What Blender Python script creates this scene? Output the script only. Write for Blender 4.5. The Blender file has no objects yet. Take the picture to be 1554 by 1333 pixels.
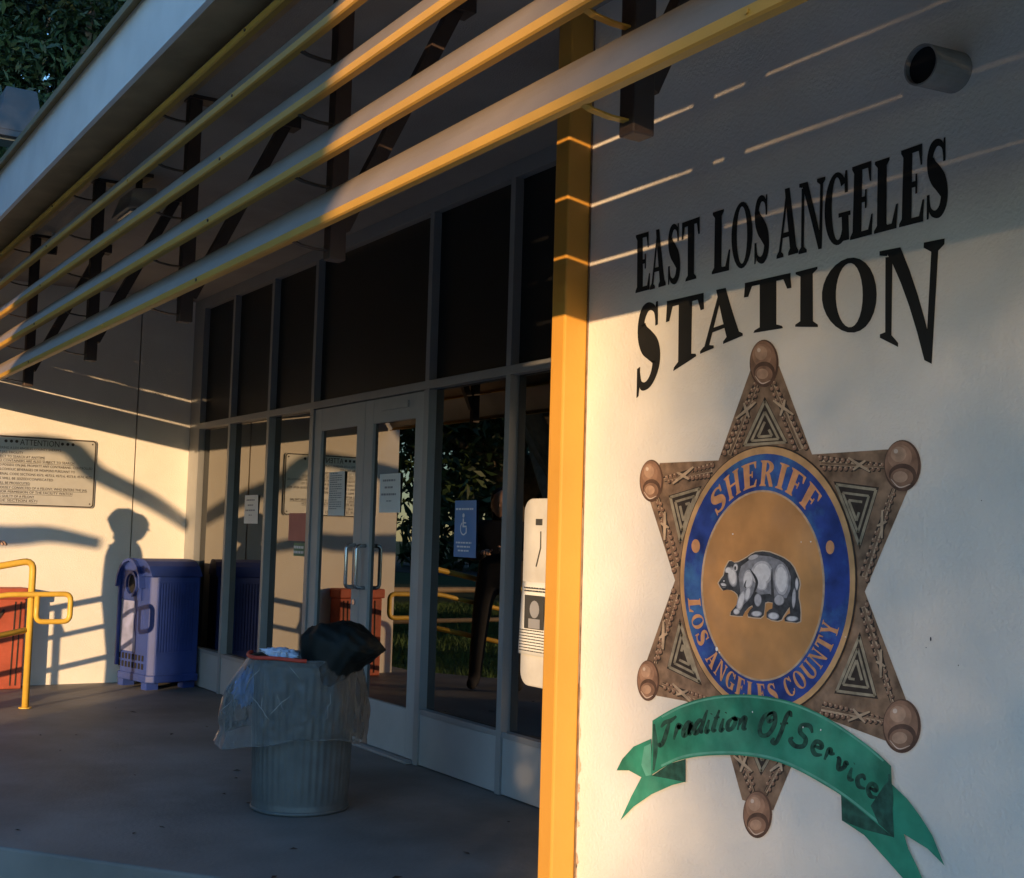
import bpy, bmesh, math, random
import numpy as np
from mathutils import Vector, Matrix
random.seed(7); rng = np.random.default_rng(11)
R_ = math.radians
sc = bpy.context.scene
COL = sc.collection

# ------------------------------------------------------------------ camera
F_PX, PX, PY, CAM_Z = 1934.6, 777.0, 666.5, 1.3
def nrm(v): v = np.array(v, float); return v / np.linalg.norm(v)
aY = nrm((3900 - PX, 902 - PY, F_PX)); mX = nrm((-430 - PX, 780 - PY, F_PX)); aX = -mX
aZ = np.cross(aX, aY)
AX = np.stack([aX, aY, aZ])                       # rows: world axes in camera space
CAM = np.array([0, 0, CAM_Z])
cam = bpy.data.cameras.new('camera'); cam_o = bpy.data.objects.new('camera', cam); COL.objects.link(cam_o)
cam.sensor_fit = 'HORIZONTAL'; cam.sensor_width = 36; cam.lens = 36 * F_PX / 1554; cam.clip_end = 2000; cam.clip_start = .05
rgt, up, bk = AX[:, 0], -AX[:, 1], -AX[:, 2]
cam_o.matrix_world = Matrix(((rgt[0], up[0], bk[0], 0), (rgt[1], up[1], bk[1], 0), (rgt[2], up[2], bk[2], CAM_Z), (0, 0, 0, 1)))
sc.camera = cam_o
def ray(x, y): return AX @ np.array([x - PX, y - PY, F_PX])
def at_y(x, y, Y): d = ray(x, y); return CAM + d * (Y / d[1])      # measured point on a wall Y = const
def at_x(x, y, X): d = ray(x, y); return CAM + d * (X / d[0])
def at_z(x, y, Z): d = ray(x, y); return CAM + d * ((Z - CAM_Z) / d[2])

# ------------------------------------------------------------------ light
SUN_AZ, SUN_SLOPE = R_(47), .1206                 # travel direction: -X turned 47 deg towards +Y, and the drop per metre
SD = np.array([-math.cos(SUN_AZ), math.sin(SUN_AZ), -SUN_SLOPE]); SD = SD / np.linalg.norm(SD)
sl = bpy.data.lights.new('sun', 'SUN'); sl.energy = 2.0; sl.angle = R_(.5); sl.color = (1.0, .665, .35)
so = bpy.data.objects.new('sun', sl); COL.objects.link(so); so.location = (20, -20, 12)
so.rotation_euler = Vector(SD).to_track_quat('-Z', 'Y').to_euler()
w = bpy.data.worlds.new('World'); sc.world = w; w.use_nodes = True
nt = w.node_tree; bg = nt.nodes['Background']; sky = nt.nodes.new('ShaderNodeTexSky')
sky.sky_type = 'NISHITA'; sky.sun_disc = False; sky.sun_elevation = math.atan(SUN_SLOPE)
sky.sun_rotation = math.atan2(-SD[0], -SD[1]); sky.air_density = 1.0; sky.dust_density = 0.0; sky.ozone_density = 3.5
nt.links.new(sky.outputs[0], bg.inputs[0]); bg.inputs[1].default_value = .15
sc.view_settings.view_transform = 'Standard'; sc.view_settings.look = 'None'; sc.view_settings.gamma = 1
sc.view_settings.exposure = 1.70
UPS = np.array([math.cos(SUN_AZ), -math.sin(SUN_AZ)]); PER = np.array([math.sin(SUN_AZ), math.cos(SUN_AZ)])
def ut(u, t): q = PER * u + UPS * t; return (float(q[0]), float(q[1]))   # u across the sunbeams, t towards the sun

# ------------------------------------------------------------------ materials
MATS = {}
def mat(name, col, rough=.7, var=.12, scale=6.0, bump=0.0, bscale=120.0, metal=0.0, spec=.4, dirt=0.0, dirtcol=(.06, .05, .045), coat=0.0):
    if name in MATS: return MATS[name]
    m = bpy.data.materials.new(name); m.use_nodes = True; t = m.node_tree; b = t.nodes['Principled BSDF']
    tc = t.nodes.new('ShaderNodeTexCoord')
    n = t.nodes.new('ShaderNodeTexNoise'); n.inputs['Scale'].default_value = scale; n.inputs['Detail'].default_value = 6
    geo = t.nodes.new('ShaderNodeNewGeometry'); t.links.new(geo.outputs['Position'], n.inputs['Vector'])
    r = t.nodes.new('ShaderNodeValToRGB'); c = np.array(col)
    r.color_ramp.elements[0].position = .3; r.color_ramp.elements[1].position = .7
    r.color_ramp.elements[0].color = (*(c * (1 - var)), 1); r.color_ramp.elements[1].color = (*np.clip(c * (1 + var), 0, 1), 1)
    t.links.new(n.outputs['Fac'], r.inputs['Fac']); out = r.outputs['Color']
    if dirt > 0:
        n2 = t.nodes.new('ShaderNodeTexNoise'); n2.inputs['Scale'].default_value = scale * .35; n2.inputs['Detail'].default_value = 9; n2.inputs['Roughness'].default_value = .65
        t.links.new(geo.outputs['Position'], n2.inputs['Vector'])
        r2 = t.nodes.new('ShaderNodeValToRGB'); r2.color_ramp.elements[0].position = .48; r2.color_ramp.elements[1].position = .72
        r2.color_ramp.elements[0].color = (0, 0, 0, 1); r2.color_ramp.elements[1].color = (dirt, dirt, dirt, 1)
        t.links.new(n2.outputs['Fac'], r2.inputs['Fac'])
        mx = t.nodes.new('ShaderNodeMixRGB'); mx.inputs['Color2'].default_value = (*dirtcol, 1)
        t.links.new(r2.outputs['Color'], mx.inputs['Fac']); t.links.new(out, mx.inputs['Color1']); out = mx.outputs['Color']
    t.links.new(out, b.inputs['Base Color'])
    b.inputs['Roughness'].default_value = rough; b.inputs['Metallic'].default_value = metal; b.inputs['Specular IOR Level'].default_value = spec
    if coat: b.inputs['Coat Weight'].default_value = coat
    if bump > 0:
        n3 = t.nodes.new('ShaderNodeTexNoise'); n3.inputs['Scale'].default_value = bscale; n3.inputs['Detail'].default_value = 4
        t.links.new(geo.outputs['Position'], n3.inputs['Vector'])
        bp = t.nodes.new('ShaderNodeBump'); bp.inputs['Strength'].default_value = bump; bp.inputs['Distance'].default_value = .01
        t.links.new(n3.outputs['Fac'], bp.inputs['Height']); t.links.new(bp.outputs['Normal'], b.inputs['Normal'])
    MATS[name] = m; return m

mat('spandrel', (.012, .012, .013), .38, .1, 4, spec=.3); mat('pipe_paint', (.26, .245, .225), .8, .12, 20, .2, 90); mat('stucco', (.76, .71, .64), .8, .05, 3, .3, 110, dirt=.10, dirtcol=(.35, .30, .25))
mat('ceiling', (.33, .30, .27), .9, .08, 2.2, .3, 120, dirt=.45, dirtcol=(.12, .105, .09))
mat('fascia', (.82, .82, .83), .6, .06, 4, .05, 60, dirt=.15, dirtcol=(.4, .38, .36))
mat('ochre', (.50, .265, .04), .45, .08, 5, .04, 90, dirt=.18, dirtcol=(.25, .15, .04))
mat('ochre_shaded', (.22, .15, .055), .55, .15, 5); mat('slat_face', (.25, .195, .15), .38, .12, 4, .05, 70, dirt=.2, dirtcol=(.2, .15, .1), spec=.5)  # roof edge tone is ochre with shade darkened into it
mat('post_yellow', (.62, .305, .052), .40, .05, 3, .06, 60, dirt=.12, dirtcol=(.40, .2, .03))
mat('rail_yellow', (.70, .42, .06), .38, .10, 14, .05, 80, dirt=.2, dirtcol=(.25, .13, .04))
mat('bracket', (.055, .036, .03), .55, .15, 9, .05, 90)
mat('soffit_board', (.36, .25, .14), .6, .15, 5, .05, 90, dirt=.4, dirtcol=(.05, .035, .025))
mat('alum', (.27, .27, .27), .42, .06, 6, .02, 60, spec=.5, dirt=.12, dirtcol=(.2, .19, .18))
mat('panel', (.38, .38, .38), .55, .06, 5, .05, 50, dirt=.25, dirtcol=(.25, .24, .22))
mat('steel', (.55, .56, .58), .25, .06, 12, metal=.9)
mat('rubber', (.02, .02, .021), .6)
mat('slab', (.18, .172, .162), .6, .28, 1.5, .2, 45, dirt=.85, dirtcol=(.07, .065, .06), spec=.35)
mat('walk', (.55, .55, .53), .8, .12, 3.5, .2, 60, dirt=.5, dirtcol=(.12, .12, .12))
mat('asphalt', (.05, .05, .052), .9, .2, 4, .3, 90)
mat('blue_paint', (.04, .10, .30), .7, .2, 3, .1, 80, dirt=.3)
mat('grass_ground', (.045, .075, .02), .95, .35, 3, .5, 60)
mat('grass', (.075, .13, .03), .7, .4, 2.0)
mat('bark', (.20, .155, .115), .85, .3, 6, .6, 25)
mat('red_box', (.40, .085, .045), .6, .18, 8, .15, 40, dirt=.35, dirtcol=(.10, .03, .02))
mat('bin_blue', (.016, .04, .20), .55, .15, 7, .08, 60, dirt=.25, dirtcol=(.03, .04, .12), spec=.5)
mat('bin_scuff', (.22, .24, .40), .6, .3, 9, .1, 40, dirt=.3, dirtcol=(.12, .14, .3))
mat('black_hole', (.008, .008, .01), .9)
mat('galv', (.115, .125, .13), .5, .25, 9, .1, 60, metal=.25, dirt=.35, dirtcol=(.14, .15, .15))
mat('black_bag', (.006, .009, .009), .6, .2, 8, .12, 25, spec=.25)
mat('red_band', (.55, .06, .035), .6, .1)
mat('crease_glint', (.55, .55, .55), .25, .1, spec=.8); mat('tissue', (.62, .70, .90), .8, .06)
mat('blue_bag', (.22, .36, .72), .5, .15, 12)
mat('paper', (.80, .79, .76), .85, .03, 8)
mat('paper_lit', (.74, .73, .70), .85, .04, 8)
mat('print_grey', (.30, .30, .32), .85, .1)
mat('print_dark', (.05, .05, .05), .85, .1)
mat('pink', (.62, .22, .17), .8, .06)
mat('green_plate', (.10, .22, .13), .6, .1)
mat('blue_sign', (.10, .24, .50), .5, .06)
mat('white_print', (.78, .80, .82), .7, .04)
mat('enamel', (.64, .62, .58), .5, .08, 6, .03, 50, dirt=.35, dirtcol=(.3, .25, .2))
mat('sign_metal', (.60, .575, .53), .38, .05, 9, .02, 40, metal=.35, spec=.5)
mat('sign_ink', (.055, .04, .03), .6, .1)
mat('letter_black', (.012, .012, .011), .75, .15, 12, .05, 80)
mat('lamp_grey', (.075, .085, .105), .5, .1)
mat('lamp_lens', (.35, .34, .32), .2, .05)
mat('dusty_lamp', (.32, .28, .24), .6, .15, 8)
mat('shirt', (.02, .018, .02), .85, .15, 12)
mat('jeans', (.018, .02, .028), .85, .15, 12)
mat('skin', (.42, .24, .16), .55, .06)
mat('hair', (.02, .014, .01), .6, .2)
mat('interior', (.06, .055, .05), .9, .15)
mat('blocker_wall', (.55, .50, .43), .85, .08, 3, .2, 90)
mat('blocker_trim', (.22, .15, .08), .6)
mat('car_paint', (.05, .08, .16), .25, .05, coat=.6)
mat('roofing', (.17, .16, .155), .9, .15, 5, .3, 60)
# mural paints
mat('bronze', (.23, .145, .09), .7, .5, 24)
mat('bronze_dark', (.045, .032, .024), .75, .3, 40)
mat('bronze_light', (.50, .36, .235), .7, .25, 40)
mat('gold_tan', (.34, .28, .19), .75, .3, 40)
mat('ball', (.27, .15, .095), .55, .35, 22)
mat('ball_mid', (.36, .205, .13), .6, .3, 30); mat('ball_warm', (.47, .29, .19), .6, .25, 30); mat('ball_hi', (.68, .53, .42), .6, .15, 30)
mat('ball_lo', (.11, .06, .04), .7, .3, 40)
mat('ring_gold', (.56, .33, .15), .7, .25, 14)
mat('seal_blue', (.025, .055, .25), .65, .5, 14, dirt=.9, dirtcol=(.08, .26, .52))
mat('seal_tan', (.52, .26, .095), .75, .25, 7, dirt=.5, dirtcol=(.40, .26, .17))
mat('seal_letter', (.62, .30, .14), .7, .2, 30)
mat('bear_glow', (.58, .45, .32), .8, .15, 30)
mat('bear_dark', (.055, .058, .065), .8, .45, 50)
mat('bear_grey', (.23, .235, .26), .8, .3, 60)
mat('bear_white', (.66, .66, .68), .8, .12, 60); mat('bear_pale', (.46, .46, .49), .8, .2, 60)
mat('ribbon', (.03, .24, .145), .75, .4, 9, .05, 60, dirt=.5, dirtcol=(.13, .40, .28))
mat('ribbon_dark', (.022, .085, .06), .75, .45, 40)
mat('ribbon_light', (.12, .38, .27), .7, .2, 20)
mat('ribbon_ink', (.018, .06, .042), .85, .6, 60, dirt=.6, dirtcol=(.03, .2, .12))
mat('chip', (.80, .80, .78), .9, .1)

def leaf_mat(name, c1, c2):
    m = bpy.data.materials.new(name); m.use_nodes = True; t = m.node_tree; b = t.nodes['Principled BSDF']
    geo = t.nodes.new('ShaderNodeNewGeometry'); r = t.nodes.new('ShaderNodeValToRGB')
    r.color_ramp.elements[0].color = (*c1, 1); r.color_ramp.elements[1].color = (*c2, 1)
    t.links.new(geo.outputs['Random Per Island'], r.inputs['Fac']); t.links.new(r.outputs['Color'], b.inputs['Base Color'])
    b.inputs['Roughness'].default_value = .42; b.inputs['Specular IOR Level'].default_value = .5
    MATS[name] = m
leaf_mat('leaf_dark', (.018, .042, .016), (.075, .125, .045))
leaf_mat('leaf_mid', (.02, .045, .014), (.07, .11, .03))
def glass_mat():
    m = bpy.data.materials.new('tinted_glass'); m.use_nodes = True; t = m.node_tree
    for n in list(t.nodes): t.nodes.remove(n)
    o = t.nodes.new('ShaderNodeOutputMaterial'); mx = t.nodes.new('ShaderNodeMixShader')
    tr = t.nodes.new('ShaderNodeBsdfTransparent'); tr.inputs[0].default_value = (.10, .095, .09, 1)
    gl = t.nodes.new('ShaderNodeBsdfGlossy'); gl.inputs['Color'].default_value = (.95, .93, .90, 1); gl.inputs['Roughness'].default_value = .004
    fr = t.nodes.new('ShaderNodeFresnel'); fr.inputs['IOR'].default_value = 2.6
    t.links.new(fr.outputs[0], mx.inputs[0]); t.links.new(tr.outputs[0], mx.inputs[1]); t.links.new(gl.outputs[0], mx.inputs[2]); t.links.new(mx.outputs[0], o.inputs[0])
    MATS['tinted_glass'] = m
glass_mat()
def liner_mat():
    m = bpy.data.materials.new('clear_liner'); m.use_nodes = True; t = m.node_tree
    for n in list(t.nodes): t.nodes.remove(n)
    o = t.nodes.new('ShaderNodeOutputMaterial'); mx = t.nodes.new('ShaderNodeMixShader'); mx2 = t.nodes.new('ShaderNodeMixShader')
    tr = t.nodes.new('ShaderNodeBsdfTransparent'); tr.inputs[0].default_value = (.86, .87, .88, 1)
    df = t.nodes.new('ShaderNodeBsdfTranslucent'); df.inputs[0].default_value = (.62, .60, .58, 1)
    d2 = t.nodes.new('ShaderNodeBsdfDiffuse'); d2.inputs[0].default_value = (.62, .61, .60, 1)
    mm = t.nodes.new('ShaderNodeMixShader'); t.links.new(df.outputs[0], mm.inputs[1]); t.links.new(d2.outputs[0], mm.inputs[2])
    gl = t.nodes.new('ShaderNodeBsdfGlossy'); gl.inputs['Roughness'].default_value = .10
    lw = t.nodes.new('ShaderNodeLayerWeight'); lw.inputs[0].default_value = .35
    mp = t.nodes.new('ShaderNodeMapRange'); mp.inputs['To Min'].default_value = .12; mp.inputs['To Max'].default_value = .75
    t.links.new(lw.outputs['Facing'], mp.inputs['Value']); t.links.new(mp.outputs[0], mx.inputs[0])
    t.links.new(tr.outputs[0], mx.inputs[1]); t.links.new(mm.outputs[0], mx.inputs[2])
    f2 = t.nodes.new('ShaderNodeFresnel'); f2.inputs[0].default_value = 1.5
    t.links.new(f2.outputs[0], mx2.inputs[0]); t.links.new(mx.outputs[0], mx2.inputs[1]); t.links.new(gl.outputs[0], mx2.inputs[2])
    geo = t.nodes.new('ShaderNodeNewGeometry'); nz = t.nodes.new('ShaderNodeTexNoise'); nz.inputs['Scale'].default_value = 26; nz.inputs['Detail'].default_value = 5
    bp = t.nodes.new('ShaderNodeBump'); bp.inputs['Strength'].default_value = .9; bp.inputs['Distance'].default_value = .03
    t.links.new(geo.outputs['Position'], nz.inputs['Vector']); t.links.new(nz.outputs['Fac'], bp.inputs['Height'])
    for s in (gl, d2): t.links.new(bp.outputs['Normal'], s.inputs['Normal'])
    t.links.new(mx2.outputs[0], o.inputs[0]); MATS['clear_liner'] = m
liner_mat()

# ------------------------------------------------------------------ builders
class MB:
    def __init__(s): s.v = []; s.f = []
    def add(s, v, f):
        o = len(s.v); s.v += [tuple(map(float, p)) for p in v]; s.f += [tuple(i + o for i in q) for q in f]; return s
    def box(s, a, b):
        (x0, y0, z0), (x1, y1, z1) = a, b
        return s.add([(x0, y0, z0), (x1, y0, z0), (x1, y1, z0), (x0, y1, z0), (x0, y0, z1), (x1, y0, z1), (x1, y1, z1), (x0, y1, z1)],
              [(0, 3, 2, 1), (4, 5, 6, 7), (0, 1, 5, 4), (1, 2, 6, 5), (2, 3, 7, 6), (3, 0, 4, 7)])
    def tube(s, pts, r, n=10, cap=True):
        pts = [Vector(p) for p in pts]; rs = r if isinstance(r, (list, tuple)) else [r] * len(pts)
        ring = []; prev = None
        for i, p in enumerate(pts):
            d = (pts[min(i + 1, len(pts) - 1)] - pts[max(i - 1, 0)]).normalized()
            if prev is None: a = d.orthogonal().normalized()
            else: a = (prev - d * prev.dot(d)).normalized()
            prev = a; b = d.cross(a)
            ring.append([p + (a * math.cos(2 * math.pi * k / n) + b * math.sin(2 * math.pi * k / n)) * rs[i] for k in range(n)])
        v = [q for g in ring for q in g]; f = []
        for i in range(len(pts) - 1):
            for k in range(n): f.append((i * n + k, i * n + (k + 1) % n, (i + 1) * n + (k + 1) % n, (i + 1) * n + k))
        if cap: f.append(tuple(range(n))[::-1]); f.append(tuple((len(pts) - 1) * n + k for k in range(n)))
        return s.add(v, f)
    def bar(s, p, q, wdt, dpt, side=(1, 0, 0)):
        p, q = Vector(p), Vector(q); d = (q - p).normalized(); a = Vector(side); a = (a - d * a.dot(d)).normalized(); b = d.cross(a)
        v = []
        for c in (p, q):
            for sx, sy in ((-1, -1), (1, -1), (1, 1), (-1, 1)): v.append(c + a * sx * wdt / 2 + b * sy * dpt / 2)
        return s.add(v, [(0, 3, 2, 1), (4, 5, 6, 7), (0, 1, 5, 4), (1, 2, 6, 5), (2, 3, 7, 6), (3, 0, 4, 7)])
    def extrude_x(s, prof, x0, x1):                                 # closed profile of (y, z)
        n = len(prof); v = [(x0, y, z) for y, z in prof] + [(x1, y, z) for y, z in prof]
        f = [(i, (i + 1) % n, (i + 1) % n + n, i + n) for i in range(n)] + [tuple(range(n))[::-1], tuple(range(n, 2 * n))]
        return s.add(v, f)
    def prism(s, poly, z0, z1):
        n = len(poly); v = [(x, y, z0) for x, y in poly] + [(x, y, z1) for x, y in poly]
        return s.add(v, [(i, (i + 1) % n, (i + 1) % n + n, i + n) for i in range(n)] + [tuple(range(n))[::-1], tuple(range(n, 2 * n))])
    def build(s, name, m, parent=None, bevel=0, smooth=False, loc=None):
        me = bpy.data.meshes.new(name); me.from_pydata(s.v, [], s.f); me.update()
        bm = bmesh.new(); bm.from_mesh(me); bmesh.ops.recalc_face_normals(bm, faces=bm.faces); bm.to_mesh(me); bm.free()
        me.materials.append(MATS[m])
        o = bpy.data.objects.new(name, me); COL.objects.link(o)
        if parent is not None:
            o.parent = parent; o.matrix_parent_inverse = (wm(parent)).inverted()
        if bevel:
            b = o.modifiers.new('bevel', 'BEVEL'); b.width = bevel; b.segments = 2; b.limit_method = 'ANGLE'; b.angle_limit = R_(40)
        if smooth:
            for p in me.polygons: p.use_smooth = True
        return o
def wm(o):
    m = Matrix.LocRotScale(o.location, o.rotation_euler, o.scale)
    return (wm(o.parent) @ o.matrix_parent_inverse @ m) if o.parent else m
def tag(o, label=None, cat=None, group=None, kind=None):
    if label: o['label'] = label
    if cat: o['category'] = cat
    if group: o['group'] = group
    if kind: o['kind'] = kind
    return o
def empty(name, loc, label, cat, group=None):
    o = bpy.data.objects.new(name, None); COL.objects.link(o); o.location = loc; o.empty_display_size = .1
    return tag(o, label, cat, group)

FY = 3.42          # front of the storefront frames
GY = 3.47          # glass
WX = -10.80        # far wall
MY = 2.64          # mural wall
CZ = 3.25          # ceiling under the eave
PXW = -3.753       # where the mural wall ends at the post

# ------------------------------------------------------------------ ground
def sheet(name, poly, z, m):
    b = MB(); b.add([(x, y, z) for x, y in poly], [tuple(range(len(poly)))]); return tag(b.build(name, m), kind='structure')
g = sheet('ground', [(-220, -220), (220, -220), (220, 220), (-220, 220)], -.30, 'grass_ground')
slab_poly = [(-3.70, 2.46), (-4.67, 1.69), (-5.5, 1.05), (-6.2, .62), (-7.2, .34), (-8.4, .28), (-9.5, .46), (-10.2, .86), (-10.8, 1.2), (-13.0, 1.2), (-13.0, 7.0), (4.0, 7.0), (4.0, 2.46)]
tag(MB().prism(slab_poly, -.40, 0).build('porch_slab', 'slab', bevel=.012), kind='structure')
tag(MB().prism([(6, 2.9), (6, -2.6), (-4.2, -2.6), (-8.2, -2.2), (-10.4, -.9), (-11.4, .1), (-11.4, 1.6), (-5.0, 2.9)], -.5, -.16).build('walkway', 'walk', bevel=.01), kind='structure')
tag(MB().prism([(60, -17), (60, -32), (-90, -32), (-90, -17)], -.5, -.28).build('parking_lot', 'asphalt'), kind='structure')
sheet('accessible_stall', [(-25, -17.5), (-25, -22), (-33, -22), (-33, -17.5)], -.274, 'blue_paint')
# lawn blades
def grass_patch(n, xr, yr):
    x = rng.uniform(*xr, n); y = rng.uniform(*yr, n); h = rng.uniform(.04, .11, n); a = rng.uniform(0, 6.28, n); wv = rng.uniform(.006, .014, n)
    dx, dy = np.cos(a) * wv, np.sin(a) * wv; lx, ly = rng.normal(0, .03, n), rng.normal(0, .03, n)
    v = np.stack([np.stack([x - dx, y - dy, np.full(n, -.3)], 1), np.stack([x + dx, y + dy, np.full(n, -.3)], 1), np.stack([x + lx, y + ly, -.3 + h], 1)], 1).reshape(-1, 3)
    return v, np.arange(3 * n).reshape(-1, 3)
def np_mesh(name, v, f, m, parent=None):
    me = bpy.data.meshes.new(name); k = f.shape[1]
    me.vertices.add(len(v)); me.vertices.foreach_set('co', v.astype(np.float32).ravel())
    me.loops.add(f.size); me.loops.foreach_set('vertex_index', f.astype(np.int32).ravel())
    me.polygons.add(len(f)); me.polygons.foreach_set('loop_start', np.arange(0, f.size, k, dtype=np.int32)); me.polygons.foreach_set('loop_total', np.full(len(f), k, np.int32))
    me.update(calc_edges=True); me.validate(); me.materials.append(MATS[m])
    o = bpy.data.objects.new(name, me); COL.objects.link(o)
    if parent is not None: o.parent = parent; o.matrix_parent_inverse = wm(parent).inverted()
    return o
v, f = grass_patch(60000, (-26, -10.5), (-14, 1.2))
k = (v[::3, 1] < -2.8) | (v[::3, 0] < -11.6); kk = np.repeat(k, 3)
v = v[kk]; f = np.arange(len(v)).reshape(-1, 3)
tag(np_mesh('lawn_grass', v, f, 'grass'), 'short green lawn grass beyond the walkway, seen reflected in the glass', 'grass', kind='stuff')

# ------------------------------------------------------------------ the building
B = empty('station_building', (-7, 5, 0), 'cream stucco single-storey building with deep overhanging eave', 'building')
MB().box((PXW, MY, -.3), (4.0, 3.9, 3.9)).build('mural_wall', 'stucco', B)
# far wing: two stucco panels with an open control joint between them
jy = at_x(210, 600, WX)[1]
MB().box((WX - .06, 1.46, -.3), (WX, jy - .006, CZ)).build('wall_panel', 'stucco', B)
MB().box((WX - .06, jy + .006, -.3), (WX, FY + .3, CZ)).build('wall_panel', 'stucco', B)
MB().box((-24, 1.46, -.3), (WX - .061, 9, 3.5)).build('far_wing', 'stucco', B)
MB().box((WX - .05, 1.70, CZ), (4.0, 3.72, CZ + .12)).build('ceiling', 'ceiling', B)
MB().box((-24.3, 1.432, CZ - .01), (4.0, 1.699, CZ + .12)).build('soffit_board', 'soffit_board', B)
MB().box((-24.3, 1.43, CZ - .022), (4.0, 1.452, CZ - .0101)).build('soffit_trim', 'soffit_board', B)
MB().box((-24.3, 1.405, CZ - .02), (4.0, 1.4295, 3.545)).build('fascia', 'fascia', B)
MB().extrude_x([(1.375, 3.545), (1.43, 3.545), (1.43, 3.575), (1.37, 3.575), (1.365, 3.53), (1.375, 3.53)], -24.3, 4.0).build('drip_edge', 'ochre_shaded', B)
MB().box((-24.2, 1.431, CZ + .121), (4.0, 9, 3.574)).build('roof', 'roofing', B)
# interior behind the glass
MB().box((WX, 6.9, -.2), (PXW + .05, 7.0, 3.6)).build('interior_wall', 'interior', B)
MB().box((PXW - .04, 3.91, 0), (PXW + .0, 6.9, 3.24)).build('interior_wall', 'interior', B)
MB().box((WX + .01, 3.7, CZ + .001), (PXW - .05, 6.9, CZ + .05)).build('interior_ceiling', 'interior', B)
MB().box((WX + .01, 3.56, .001), (PXW - .05, 6.9, .006)).build('interior_floor', 'interior', B)

# yellow corner post: folded steel channel standing on the slab edge
P = empty('corner_post', (-3.8, 2.55, 0), 'tall mustard yellow square steel post at the corner of the mural wall', 'post')
MB().box((PXW - .088, 2.536, -.16), (PXW, MY - .003, CZ - .001)).build('column', 'post_yellow', P, bevel=.008)
MB().box((PXW + .0005, MY - .006, -.1), (PXW + .003, MY - .001, CZ - .01)).build('sealant_bead', 'bronze', P)
MB().box((PXW - .093, 2.531, -.159), (PXW + .005, MY - .0035, -.14)).build('base_plate', 'post_yellow', P)

# ------------------------------------------------------------------ louvre (slats hung on bent brackets)
L = empty('sun_louver', (-5, 1.6, 2.25), 'mustard slatted sun louver hung under the eave on dark brackets', 'louver')
LZ, LS, LY = 2.263, .2176, 1.55
for i in range(5):
    z = LZ + i * LS; top = .162 if i < 4 else .085
    pts = []
    for t in np.linspace(0, 1, 7):
        yy = LY + .004 + .133 * t * (top / .162); zz = z + .022 + (top) * (t + .10 * math.sin(math.pi * t) * (1))
        pts.append((yy, zz))
    th = .003
    prof = pts + [(y + th, zz - .001) for y, zz in pts[::-1]]
    lip = [(LY, z), (LY + .006, z - .004), (LY + .03, z - .004), (LY + .03, z - .001), (LY + .009, z), (LY + .0035, z + .024), (LY, z + .0235)]
    s = MB().extrude_x(prof, WX + .03, 3.4).build('slat', 'slat_face', L, smooth=False)
    MB().extrude_x(lip, WX + .03, 3.4).build('lip', 'ochre', s)
    for j, xb in enumerate((-1.72, -4.9, -6.35, -8.1)):
        xb += .11 * i
        mb = MB(); mb.tube([(xb, LY - .004, z + .012), (xb, LY + .004, z + .012)], .006, 8); mb.build('bolt', 'bracket' if j % 2 else 'ochre', s)
BX = [-.62, -2.28, -3.96, -5.60, -7.30, -9.00]
BY = 1.725
for i, x in enumerate(BX):
    zt = CZ
    b = MB().box((x - .028, BY - .03, 2.215), (x + .028, BY + .03, zt)).build('bracket_post', 'bracket', L, bevel=.004)
    MB().bar((x, BY + .02, 2.33), (x, BY + .435, 3.20), .05, .05).build('strut', 'bracket', b)
    MB().box((x - .045, BY - .035, zt - .018), (x + .045, BY + .15, zt - .0005)).build('mounting_plate', 'bracket', b)
    MB().box((x - .045, BY + .36, 3.19), (x + .045, BY + .50, zt - .0005)).build('mounting_plate', 'bracket', b)
    for k in range(5):
        z = LZ + k * LS - .004
        if k == 4: z += .01
        pts = [(x, LY + .02, z + .004), (x, LY + .05, z - .006), (x, LY + .10, z - .012), (x, BY - .0305, z - .012)]
        mb = MB()
        for p, q in zip(pts[:-1], pts[1:]): mb.bar(p, q, .022, .005)
        mb.build('arm', 'ochre' if i == 1 else 'bracket', b)

# ------------------------------------------------------------------ storefront
S = empty('storefront', (-7, FY, 0), 'grey aluminium framed storefront of dark tinted panes', 'storefront')
TZ0, TZ1 = 2.130, 2.178
HZ = 3.165
cols = [-10.56, -9.795, -8.95, -8.13, -6.46, -5.57, -4.55]
mw = .046
for i, x in enumerate(cols):
    if i == 0: MB().box((WX + .001, FY, .0), (x + .02, FY + .11, CZ - .001)).build('mullion', 'alum', S, bevel=.002)
    elif i in (3, 4):
        MB().box((x - .03, FY, .002), (x + .03, FY + .11, TZ0 - .0005)).build('door_jamb', 'alum', S, bevel=.002)
        MB().box((x - mw / 2, FY, TZ1 + .0005), (x + mw / 2, FY + .11, HZ - .0005)).build('mullion', 'alum', S, bevel=.002)
    else:
        MB().box((x - mw / 2, FY, .002), (x + mw / 2, FY + .11, TZ0 - .0005)).build('mullion', 'alum', S, bevel=.002)
        MB().box((x - mw / 2, FY, TZ1 + .0005), (x + mw / 2, FY + .11, HZ - .0005)).build('mullion', 'alum', S, bevel=.002)
MB().box((cols[0] + .0205, FY - .002, TZ0), (PXW - .1, FY + .112, TZ1)).build('transom_bar', 'alum', S, bevel=.002)
MB().box((cols[0] + .0205, FY - .002, HZ), (PXW - .1, FY + .112, CZ - .001)).build('head_frame', 'alum', S, bevel=.002)
edges = cols + [PXW - .1]
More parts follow.
